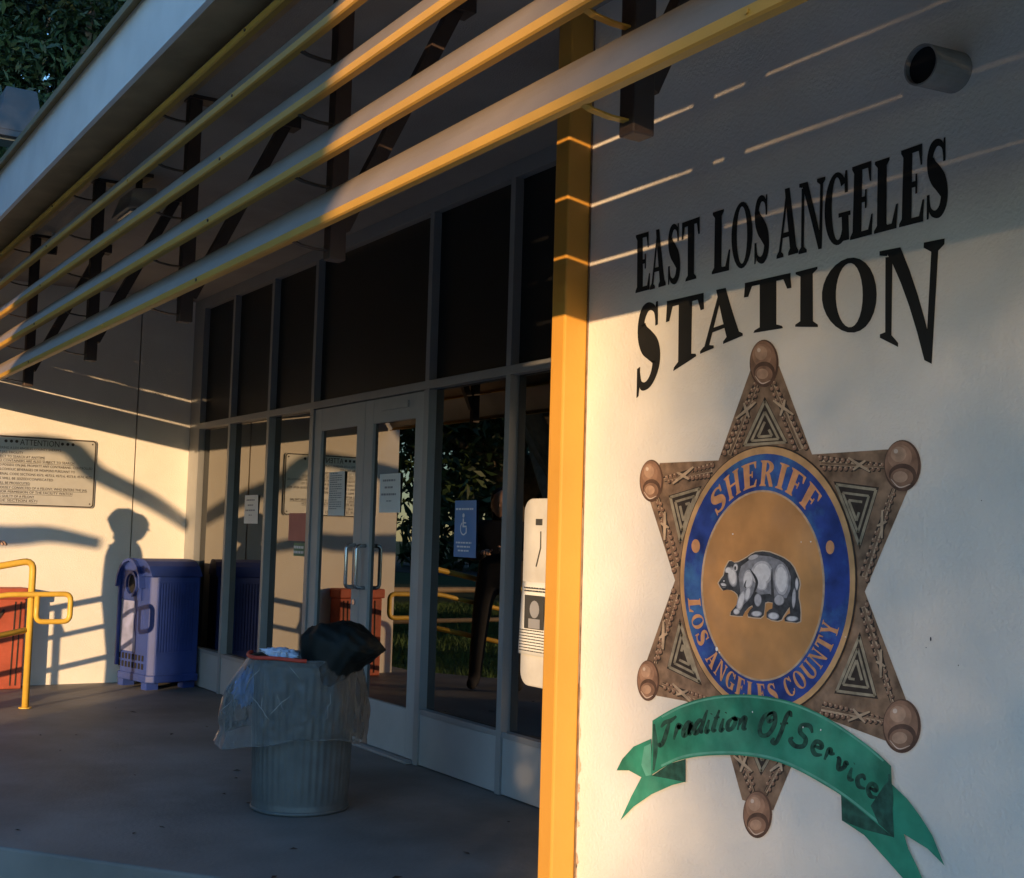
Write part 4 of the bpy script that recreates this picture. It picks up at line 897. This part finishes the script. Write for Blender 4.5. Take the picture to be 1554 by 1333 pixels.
for yb in (1.925, 1.0): MB().bar((RXX, yb, .76), (hx, yb, .80 if yb > 1.5 else .64), .012, .02, (0, 1, 0)).build('rail_clip', 'rail_yellow', HR)
MB().tube([(RXX, 1.925, .001), (RXX, 1.925, .008)], .045, 16).build('floor_flange', 'rail_yellow', HR)
# second rail along the ramp edge, its looped end just left of the frame
H2 = empty('handrail', (-11.8, -1.5, -.3), 'yellow tubular handrail running along the slab edge left of the looped one', 'handrail')
MB().tube(arc_path([(-11.7, 1.25, -.3), (-11.7, 1.25, .72), (-12.1, -4.0, .72), (-12.1, -4.0, -.3)], .07), .03, 12).build('top_rail', 'soffit_board', H2, smooth=True)
MB().tube([(-11.71, 1.22, .40), (-12.09, -3.97, .40)], .026, 10).build('lower_rail', 'soffit_board', H2, smooth=True)
H2['label'] = 'brown tubular guard rail beyond the far wall, seen reflected in the glass'
# red box against the wall
rb = empty('red_cabinet', (-10.6, 1.8, 0), 'low red weathered metal cabinet against the far wall', 'cabinet')
ry = at_x(37, 960, -10.58)[1]
MB().box((WX + .012, ry - .42, 0.002), (-10.58, ry, .70)).build('body', 'red_box', rb, bevel=.01)
MB().box((WX + .008, ry - .44, .7005), (-10.56, ry + .012, .785)).build('lid', 'red_box', rb, bevel=.012)
mb = MB()
for y in (ry - .05, ry - .09, ry - .36): mb.bar((-10.5785, y, .03), (-10.5785, y + .012, .68), .008, .008, (0, 1, 0))
mb.build('dark_bars', 'bronze_dark', rb)  # thin dark near-upright bars on the cabinet front
MB().bar((-10.574, ry - .40, .25), (-10.574, ry - .16, .62), .016, .012, (0, 1, 0)).build('shadow_stripe', 'bronze_dark', rb)  # dark diagonal bar stands in for a shadow cast on the box

lt_ = MB(); r_ = random.Random(14)
for _ in range(42):
    x, y = r_.uniform(-9.6, -4.3), r_.uniform(.8, 3.3)
    if y < 1.0 + (x + 5.5) * .77 + .12: continue
    a, l = r_.uniform(0, 6.28), r_.uniform(.010, .032); c_, s_ = math.cos(a) * l, math.sin(a) * l
    lt_.add([(x - c_, y - s_, .002), (x + s_ * .35, y - c_ * .35, .004), (x + c_, y + s_, .003), (x - s_ * .35, y + c_ * .35, .008)], [(0, 1, 2, 3)])
tag(lt_.build('leaf_litter', 'bronze_dark'), 'dry leaf scraps scattered over the porch slab', 'leaves', kind='stuff')
for k in range(9):
    z = (.10, .17, .30, .42, .62, .36, .75, .14, .5)[k]; r_ = random.Random(60 + k); w_ = r_.uniform(.006, .018); h_ = r_.uniform(.01, .035)
    mb = MB(); mb.add([(PXW + .006 + w_ * max(0, math.cos(t)) * r_.uniform(.5, 1.3), MY - .0022 - .0003 * (k % 3), z + h_ * math.sin(t) * r_.uniform(.7, 1.3)) for t in np.linspace(-math.pi / 2, math.pi / 2, 12)], [tuple(range(12))]); mb.build('paint_chip', ('bear_glow', 'bronze_light')[k % 2], B)
for x, y, a, b in ((1413, 970, 1.2, 3.4), (1406, 983, .8, .8), (1455, 1010, .7, 1.2), (1490, 760, .8, .8), (1330, 1260, .9, .7)):
    mb = MB(); wall_poly(mb, ell(x, y, a, b, 8), MY - .0015); mb.build('scuff', 'bear_dark', B)
# ------------------------------------------------------------------ fixtures under the eave
q = at_z(212, 300, 3.1)
FL = empty('flood_light', (q[0], q[1], CZ), 'boxy dusty floodlight mounted under the eave behind the slats', 'light')
mb = MB(); cxl, cyl = q[0] - .15, q[1] + .02; w2, d2_ = .17, .09
mb.add([(cxl - w2, cyl - d2_, 3.03), (cxl + w2, cyl - d2_, 3.03), (cxl + w2, cyl + d2_, 3.06), (cxl - w2, cyl + d2_, 3.06), (cxl - w2 * .86, cyl - d2_ * .6, 3.15), (cxl + w2 * .86, cyl - d2_ * .6, 3.15), (cxl + w2 * .86, cyl + d2_ * .8, 3.17), (cxl - w2 * .86, cyl + d2_ * .8, 3.17)],
       [(0, 3, 2, 1), (4, 5, 6, 7), (0, 1, 5, 4), (1, 2, 6, 5), (2, 3, 7, 6), (3, 0, 4, 7)]); mb.build('housing', 'dusty_lamp', FL, bevel=.008)
MB().box((cxl - w2 * .8, cyl - d2_ * .7, 3.022), (cxl + w2 * .8, cyl + d2_ * .7, 3.034)).build('lens', 'lamp_lens', FL)
MB().bar((cxl + .05, cyl, 3.16), (cxl + .05, cyl, CZ - .001), .03, .03).build('stem', 'bracket', FL)
MB().box((cxl - .02, cyl - .06, CZ - .02), (cxl + .12, cyl + .06, CZ - .0005)).build('mounting_plate', 'bracket', FL)
q = at_z(80, 378, 3.14)
SC_ = empty('security_camera', (q[0], q[1], CZ), 'small dark security camera under the eave by the far wall', 'camera')
MB().bar((q[0] - .06, q[1], 3.15), (q[0] + .05, q[1] - .01, 3.12), .06, .06, (0, 1, 0)).build('housing', 'bracket', SC_, bevel=.006)
MB().bar((q[0], q[1], 3.15), (q[0], q[1], CZ - .001), .02, .02).build('stem', 'enamel', SC_)
mb = MB(); mb.tube([(q[0] + .05, q[1] - .01, 3.12), (q[0] + .056, q[1] - .0105, 3.118)], .022, 12); mb.build('lens', 'black_hole', SC_)

# parking-lot lamp beyond the roof
A0, A1, A2 = at_x(-12, 202, -20), at_x(62, 202, -20), at_x(50, 146, -20)
PL = empty('street_lamp', (-20, A1[1] + .7, 0), 'blue-grey shoebox lamp head on a pole beyond the roof', 'street lamp')
y0, y1, z0, z1 = A0[1], A1[1], A0[2], A2[2]
mb = MB(); mb.add([(-20.3, y0, z0), (-19.7, y0, z0), (-19.7, y1, z0), (-20.3, y1, z0), (-20.25, y0 + .12, z1), (-19.75, y0 + .12, z1), (-19.75, y1 - .13, z1), (-20.25, y1 - .13, z1)],
       [(0, 3, 2, 1), (4, 5, 6, 7), (0, 1, 5, 4), (1, 2, 6, 5), (2, 3, 7, 6), (3, 0, 4, 7)]); mb.build('lamp_head', 'lamp_grey', PL, bevel=.02)
MB().box((-20.32, y0 - .02, z0 - .09), (-19.68, y1 + .02, z0 - .0005)).build('head_rim', 'lamp_grey', PL, bevel=.01)
MB().box((-20.2, y0 + .06, z0 - .12), (-19.8, y1 - .06, z0 - .0905)).build('lens', 'lamp_lens', PL)
MB().tube([(-20, y1 - .05, z0 + .22), (-20, y1 + .7, z0 + .12)], .05, 10).build('arm', 'lamp_grey', PL, smooth=True)
MB().tube([(-20, y1 + .7, -.3), (-20, y1 + .7, z0 + .25)], [.09, .06], 12).build('pole', 'lamp_grey', PL, smooth=True)

# ------------------------------------------------------------------ trees
def leaves(n, blobs, size, seed):
    r_ = np.random.default_rng(seed); wts = np.array([b[1][0] * b[1][1] * b[1][2] for b in blobs]); idx = r_.choice(len(blobs), n, p=wts / wts.sum())
    C_ = np.array([b[0] for b in blobs])[idx]; S_ = np.array([b[1] for b in blobs])[idx]
    d = r_.normal(size=(n, 3)); d /= np.linalg.norm(d, axis=1, keepdims=True); rr = r_.uniform(.25, 1, n) ** (1 / 2.2)
    p = C_ + d * S_ * rr[:, None] * (1 + .12 * np.sin(d[:, :1] * 9) * np.sin(d[:, 1:2] * 8 + 2))
    nrm_ = r_.normal(size=(n, 3)) + d * .6 + [0, 0, .3]; nrm_ /= np.linalg.norm(nrm_, axis=1, keepdims=True)
    t = np.cross(nrm_, r_.normal(size=(n, 3))); t /= np.linalg.norm(t, axis=1, keepdims=True); b = np.cross(nrm_, t)
    s = size * r_.uniform(.6, 1.35, n)[:, None]
    t[:, 2] -= .4; L_ = t * s; W_ = b * s * .36; K = nrm_ * s * .12
    v = np.stack([p - L_ * .5, p + W_ * .5 + K, p + L_ * .5 - K, p - W_ * .5 + K], 1).reshape(-1, 3)
    return v, np.arange(4 * n).reshape(-1, 4)
def tree(name, label, base, trunk_h, trunk_r, blobs, n, size, seed, lm='leaf_dark', limbs=True, group=None, extra=()):
    e = empty(name, base, label, 'tree', group); r_ = random.Random(seed)
    mb = MB(); top = Vector(base) + Vector((r_.uniform(-.2, .2), r_.uniform(-.2, .2), trunk_h))
    mid = (Vector(base) + top) / 2 + Vector((r_.uniform(-.15, .15), r_.uniform(-.15, .15), 0))
    mb.tube([Vector(base) - Vector((0, 0, .1)), Vector(base) + Vector((0, 0, .25)), mid, top], [trunk_r * 1.5, trunk_r * 1.1, trunk_r * .9, trunk_r * .75], 12)
    tr = mb.build('trunk', 'bark', e, smooth=True)
    for c_, s_ in blobs:
        c_ = Vector(c_); k = (top + c_) / 2 + Vector((r_.uniform(-.4, .4), r_.uniform(-.4, .4), r_.uniform(.0, .4)))
        m2 = MB(); m2.tube([top - Vector((0, 0, .25)), k, c_], [trunk_r * .6, trunk_r * .4, trunk_r * .12], 8); m2.build('limb', 'bark', tr, smooth=True)
    for pts, rs in extra:
        m2 = MB(); m2.tube(catmull(pts, 5), list(np.interp(np.linspace(0, 1, (len(pts) - 1) * 5 + 1), np.linspace(0, 1, len(rs)), rs)), 10); m2.build('limb', 'bark', tr, smooth=True)
    v, f = leaves(n, blobs, size, seed); np_mesh('crown', v, f, lm, e)
    return e
# behind the roof, seen at the top left
tb = []
r_ = random.Random(2)
for y in np.linspace(1.5, 12, 6):
    for z in (5.6, 8.0, 10.4, 12.8): tb.append(((-27 + r_.uniform(-1.2, 1.2), y + r_.uniform(-.6, .6), z), (1.9 + r_.uniform(-.2, .4), 1.7, 1.6)))
tree('evergreen_tree', 'dense dark green tree rising behind the roof', (-27.5, 6, -.3), 5, .35, tb, 95000, .21, 3)
tb2 = [((-30.5, y, z), (1.4, 2.2, 2.0)) for y in np.linspace(0, 14, 6) for z in (6, 9, 12, 15)]
tree('evergreen_tree', 'second dark tree filling the gaps behind the roof', (-30.5, 8, -.3), 5, .35, tb2, 100000, .30, 4)
# trees of the lawn, seen only as reflections
def blobset(c, r, k, seed):
    q = random.Random(seed); return [((c[0] + q.uniform(-r, r), c[1] + q.uniform(-r, r), c[2] + q.uniform(-.45, .55) * r), (r * .55, r * .55, r * .42)) for _ in range(k)]
tree('shade_tree', 'broad shade tree with pale leaning limbs on the lawn, reflected in the glass', (-18.5, -6.0, -.3), 2.4, .34, blobset((-19, -6.5, 6.0), 3.6, 14, 5), 60000, .15, 5, 'leaf_mid',
     extra=[([(-18.5, -6, 1.0), (-17.6, -5.6, 1.9), (-16.6, -5.4, 2.5), (-15.4, -5.6, 3.6)], [.26, .22, .19, .12]), ([(-18.5, -6, 1.2), (-19.6, -6.2, 2.0), (-20.8, -6.6, 2.9), (-22, -7, 4)], [.26, .22, .19, .12])])
tree('shade_tree', 'rounder tree at the far edge of the lawn, reflected in the glass', (-30, -12, -.3), 2.6, .36, blobset((-30, -12, 5.8), 4.6, 16, 6), 24000, .32, 6)
tree('shade_tree', 'tall tree beside the parking lot, reflected in the glass', (-23, -15, -.3), 2.8, .4, blobset((-23, -15, 7.0), 5.0, 18, 7), 26000, .32, 7)
tree('shade_tree', 'tree closing the view along the far wing, reflected in the glass', (-36, -3, -.3), 2.6, .36, blobset((-36, -3, 5.6), 4.6, 16, 8), 22000, .34, 8)
wd = [((-14 - 60 * k / 21 + 3 * math.sin(k * 5), -40 + 44 * max(0, k - 9) / 12 + 2 * math.sin(k * 3), z), (4.2, 4.2, 3.2)) for k in range(22) for z in (1.5, 5.5, 9.5)]
v, f = leaves(60000, wd, .75, 31); tag(np_mesh('far_wood', v, f, 'leaf_dark'), 'dark far-off belt of trees around the lawn, reflected in the glass', 'trees', kind='stuff')
# sunward side (behind the camera): what shades the porch
sx, sy = ut(-3.35, 10.0)
SH = empty('shade_block', (sx, sy, -.3), 'added unseen cream block behind the viewer, shading the porch', 'light_blocker')  # unseen block added to cast the sharp shadow edge on the slats
SH.rotation_euler = (0, 0, -SUN_AZ + math.pi / 2)
def blocker_box(u0, u1, t0, t1, z0, z1, nm, m):
    p = [ut(u0, t0), ut(u1, t0), ut(u1, t1), ut(u0, t1)]; return MB().prism(p, z0, z1).build(nm, m, SH)
blocker_box(-5.33, -1.59, 9.0, 11.0, -.3, 4.98, 'wall', 'blocker_wall'); blocker_box(-5.70, -1.592, 8.92, 11.08, 4.981, 5.65, 'roof', 'blocker_trim'); blocker_box(-3.6, -2.7, 8.975, 8.999, -.2, 1.9, 'door', 'blocker_trim')  # wall and roof of the added block, sized for the shadow edges
FT = 38.0
bx_, by_ = ut(3.2, FT)
fade_tree = tree('sun_fade_tree', 'added unseen tree far behind the viewer, leaves spread to fade the sun', (bx_, by_, -.3), 2.6, .4, [((*ut(u, FT + q), z), (1.5, 1.5, 1.3)) for u, q, z in ((2.4, 0, 5.6), (2.6, .2, 8.2), (4.8, .5, 5.6), (4.8, 0, 8.4), (7.0, 0, 5.6), (7.0, .3, 8.2), (9.2, 0, 5.8), (9.2, .3, 8.4))], 9000, .24, 9)  # unseen tree added to shade the right of the mural
nl = 31000; nt_ = 18500; uu = np.concatenate([-.76 + 2.3 * rng.uniform(0, 1, nt_) ** .60, rng.uniform(1.0, 9.5, nl - nt_)]); qq = rng.uniform(-2.2, 2.2, nl); zz = rng.uniform(3.6, 10.4, nl)  # leaf density rises across the beams to fade the sun on the mural
pts_ = PER[None] * uu[:, None] + UPS[None] * (FT + qq)[:, None]; v, f = leaves(nl, [((0, 0, 0), (.01, .01, .01))], .15, 19)
v = v.reshape(-1, 4, 3) + np.concatenate([pts_, zz[:, None]], 1)[:, None]; np_mesh('crown', v.reshape(-1, 3), f, 'leaf_dark', fade_tree)
hb = [((*ut(u, FT - 2), z), (.8, .8, .9)) for u in np.arange(.8, 10, 1.1) for z in (.4, 1.8, 3.2)]
v, f = leaves(14000, hb, .2, 23); e = empty('shade_hedge', (*ut(5, FT - 2), -.3), 'added unseen row of leaves far behind the viewer, cutting low sun', 'shade_hedge'); np_mesh('foliage', v, f, 'leaf_dark', e)  # added leaf row, blocks low sun under the leaf screen
for k, (u, lab) in enumerate(((-11.6, 'nearest of three unseen trees added far left of the viewer for shade'), (-15.4, 'middle one of three unseen trees added far left of the viewer for shade'), (-19.4, 'farthest of three unseen trees added far left of the viewer for shade'))):
    x_, y_ = ut(u, 5.0); q_ = random.Random(k)
    tree('sun_screen_tree', lab, (x_, y_, -.3), 4, .4, [((*ut(u + q_.uniform(-.7, .7), 5 + q_.uniform(-1, 1)), z), (2.1, 2.1, 1.5)) for z in (2.6, 4.4, 6.2, 8, 9.8, 11.6, 13.4, 15.2)], 15000, .34, 40 + k, group='added shading trees left of the viewer')  # unseen trees added to keep sun off the lamp head and roof tree
# low-branching tree whose limbs throw the soft bands on the far wall
tx, ty = ut(-7.6, -2.0)
def up_(Y, z, t=-2.0): u = PER @ np.array([WX, Y]); t0 = UPS @ np.array([WX, Y]); return (*ut(u, t), z + (t - t0) * SUN_SLOPE)
tree('oak_tree', 'low-branching oak tree left of the viewer', (tx, ty, -.3), 2.6, .2, [((*ut(u, -2 + q), z), (1.1, 1.1, .7)) for u, q, z in ((-7.6, 0, 4.6), (-6.6, .6, 3.95), (-8.4, -.6, 4.6), (-7.4, 1.0, 5.2), (-6.0, -.4, 4.0), (-5.7, .3, 4.5), (-7.0, 0, 4.1))], 9000, .16, 10, 'leaf_mid',
     extra=[([(tx, ty, 1.9), up_(1.9, 1.19), up_(2.3, 1.21), up_(2.72, 1.14)], [.12, .085, .07, .05]), ([(tx, ty, 2.3), up_(2.2, 1.95), up_(2.66, 1.72), up_(3.1, 1.52), up_(3.5, 1.28)], [.10, .07, .075, .07, .05])])
# leaf clump added out of view to shade the storefront base
cs = [((*ut(u, 8.6), z + .5), (.22, .22, .45)) for u in (-1.75, -1.55, -1.38) for z in (-.3, .2, .75, 1.25)]
v, f = leaves(5000, cs, .09, 12); e = empty('shade_shrub', (*ut(-1.5, 8.6), -.3), 'added unseen leaf clump behind the viewer, shading the storefront base', 'shade_shrub'); np_mesh('foliage', v, f, 'leaf_mid', e)
MB().tube([(*ut(-1.55, 8.6), -.3), (*ut(-1.55, 8.6), .8)], .03, 8).build('stem', 'bark', e)

# ------------------------------------------------------------------ person on the walkway, seen in the glass and as a shadow
PE = empty('person', (-9.28, 1.28, 0), 'person in dark clothes standing with hands raised, reflected in the glass', 'person')
def skin_fig(name, verts, edges, radii, m, root=0, parent=PE, sub=2):
    me = bpy.data.meshes.new(name); me.from_pydata(verts, edges, []); me.update(); o = bpy.data.objects.new(name, me); COL.objects.link(o)
    md = o.modifiers.new('skin', 'SKIN'); md.use_smooth_shade = True
    for i, r0 in enumerate(radii): me.skin_vertices[0].data[i].radius = r0 if isinstance(r0, tuple) else (r0, r0)
    me.skin_vertices[0].data[root].use_root = True
    sb = o.modifiers.new('sub', 'SUBSURF'); sb.levels = sub; sb.render_levels = sub
    me.materials.append(MATS[m]); o.parent = parent; return o
# faces +X (local x forward), local to the empty
fv = [(0, 0, .95), (0, 0, 1.15), (0, 0, 1.36), (0, 0, 1.43), (.01, 0, 1.48), (.02, 0, 1.57), (.01, 0, 1.64),
      (0, .19, 1.38), (.05, .25, 1.12), (.27, .14, 1.13), (.33, .10, 1.15), (0, -.19, 1.38), (.05, -.25, 1.12), (.27, -.12, 1.16), (.33, -.08, 1.18),
      (0, .11, .88), (.01, .15, .48), (-.02, .18, .09), (.14, .20, .045), (0, -.11, .88), (.02, -.15, .48), (.0, -.18, .09), (.16, -.20, .045)]
fe = [(0, 1), (1, 2), (2, 3), (3, 4), (4, 5), (5, 6), (2, 7), (7, 8), (8, 9), (9, 10), (2, 11), (11, 12), (12, 13), (13, 14), (0, 15), (15, 16), (16, 17), (17, 18), (0, 19), (19, 20), (20, 21), (21, 22)]
frd = [(.13, .17), (.12, .15), (.12, .17), .085, .075, (.10, .09), (.08, .07), .065, .05, .035, .03, .065, .05, .035, .03, .10, .075, .058, .045, .10, .075, .058, .045]
body = skin_fig('body', fv, fe, frd, 'shirt')
crumple('hair', 'hair', (0, 0, 0), 1, None, 3, .1, (.092, .085, .115), 3, low=.97); hr = bpy.data.objects['hair']; hr.parent = PE; hr.location = (-.005, 0, 1.595)
for s_ in (-1, 1):
    base = (.34, .09 * s_ if s_ > 0 else -.07, 1.155 if s_ > 0 else 1.185)
    hv = [base, (base[0] + .05, base[1] - .005 * s_, base[2] + .01)]; he = [(0, 1)]; hrad = [.026, .03]
    for k, (dy, ln_) in enumerate(((.028, .062), (.010, .075), (-.009, .07), (-.026, .055))):
        i0 = len(hv); hv += [(hv[1][0] + .028, hv[1][1] + dy, hv[1][2] + .004), (hv[1][0] + .028 + ln_ * .55, hv[1][1] + dy * 1.1, hv[1][2] + .002), (hv[1][0] + .028 + ln_ * .85, hv[1][1] + dy * 1.1, hv[1][2] - .02)]
        he += [(1, i0), (i0, i0 + 1), (i0 + 1, i0 + 2)]; hrad += [.010, .009, .008]
    i0 = len(hv); hv += [(base[0] + .03, base[1] - .04 * s_, base[2] + .02), (base[0] + .065, base[1] - .055 * s_, base[2] + .03)]; he += [(0, i0), (i0, i0 + 1)]; hrad += [.012, .010]
    skin_fig('hand', hv, he, hrad, 'skin', sub=1)
fc = crumple('face', 'skin', (0, 0, 0), 1, None, 21, .02, (.088, .072, .11), 3, low=.98); fc.parent = PE; fc.location = (.045, 0, 1.57)
MB().add([(.12, -.012, 1.55), (.12, .012, 1.55), (.148, 0, 1.545), (.128, 0, 1.59)], [(0, 1, 2), (1, 3, 2), (0, 2, 3), (0, 3, 1)]).build('nose', 'skin', None); no = bpy.data.objects['nose']; no.parent = PE
PE.rotation_euler = (0, 0, R_(35))
PE.location.z = 0.0
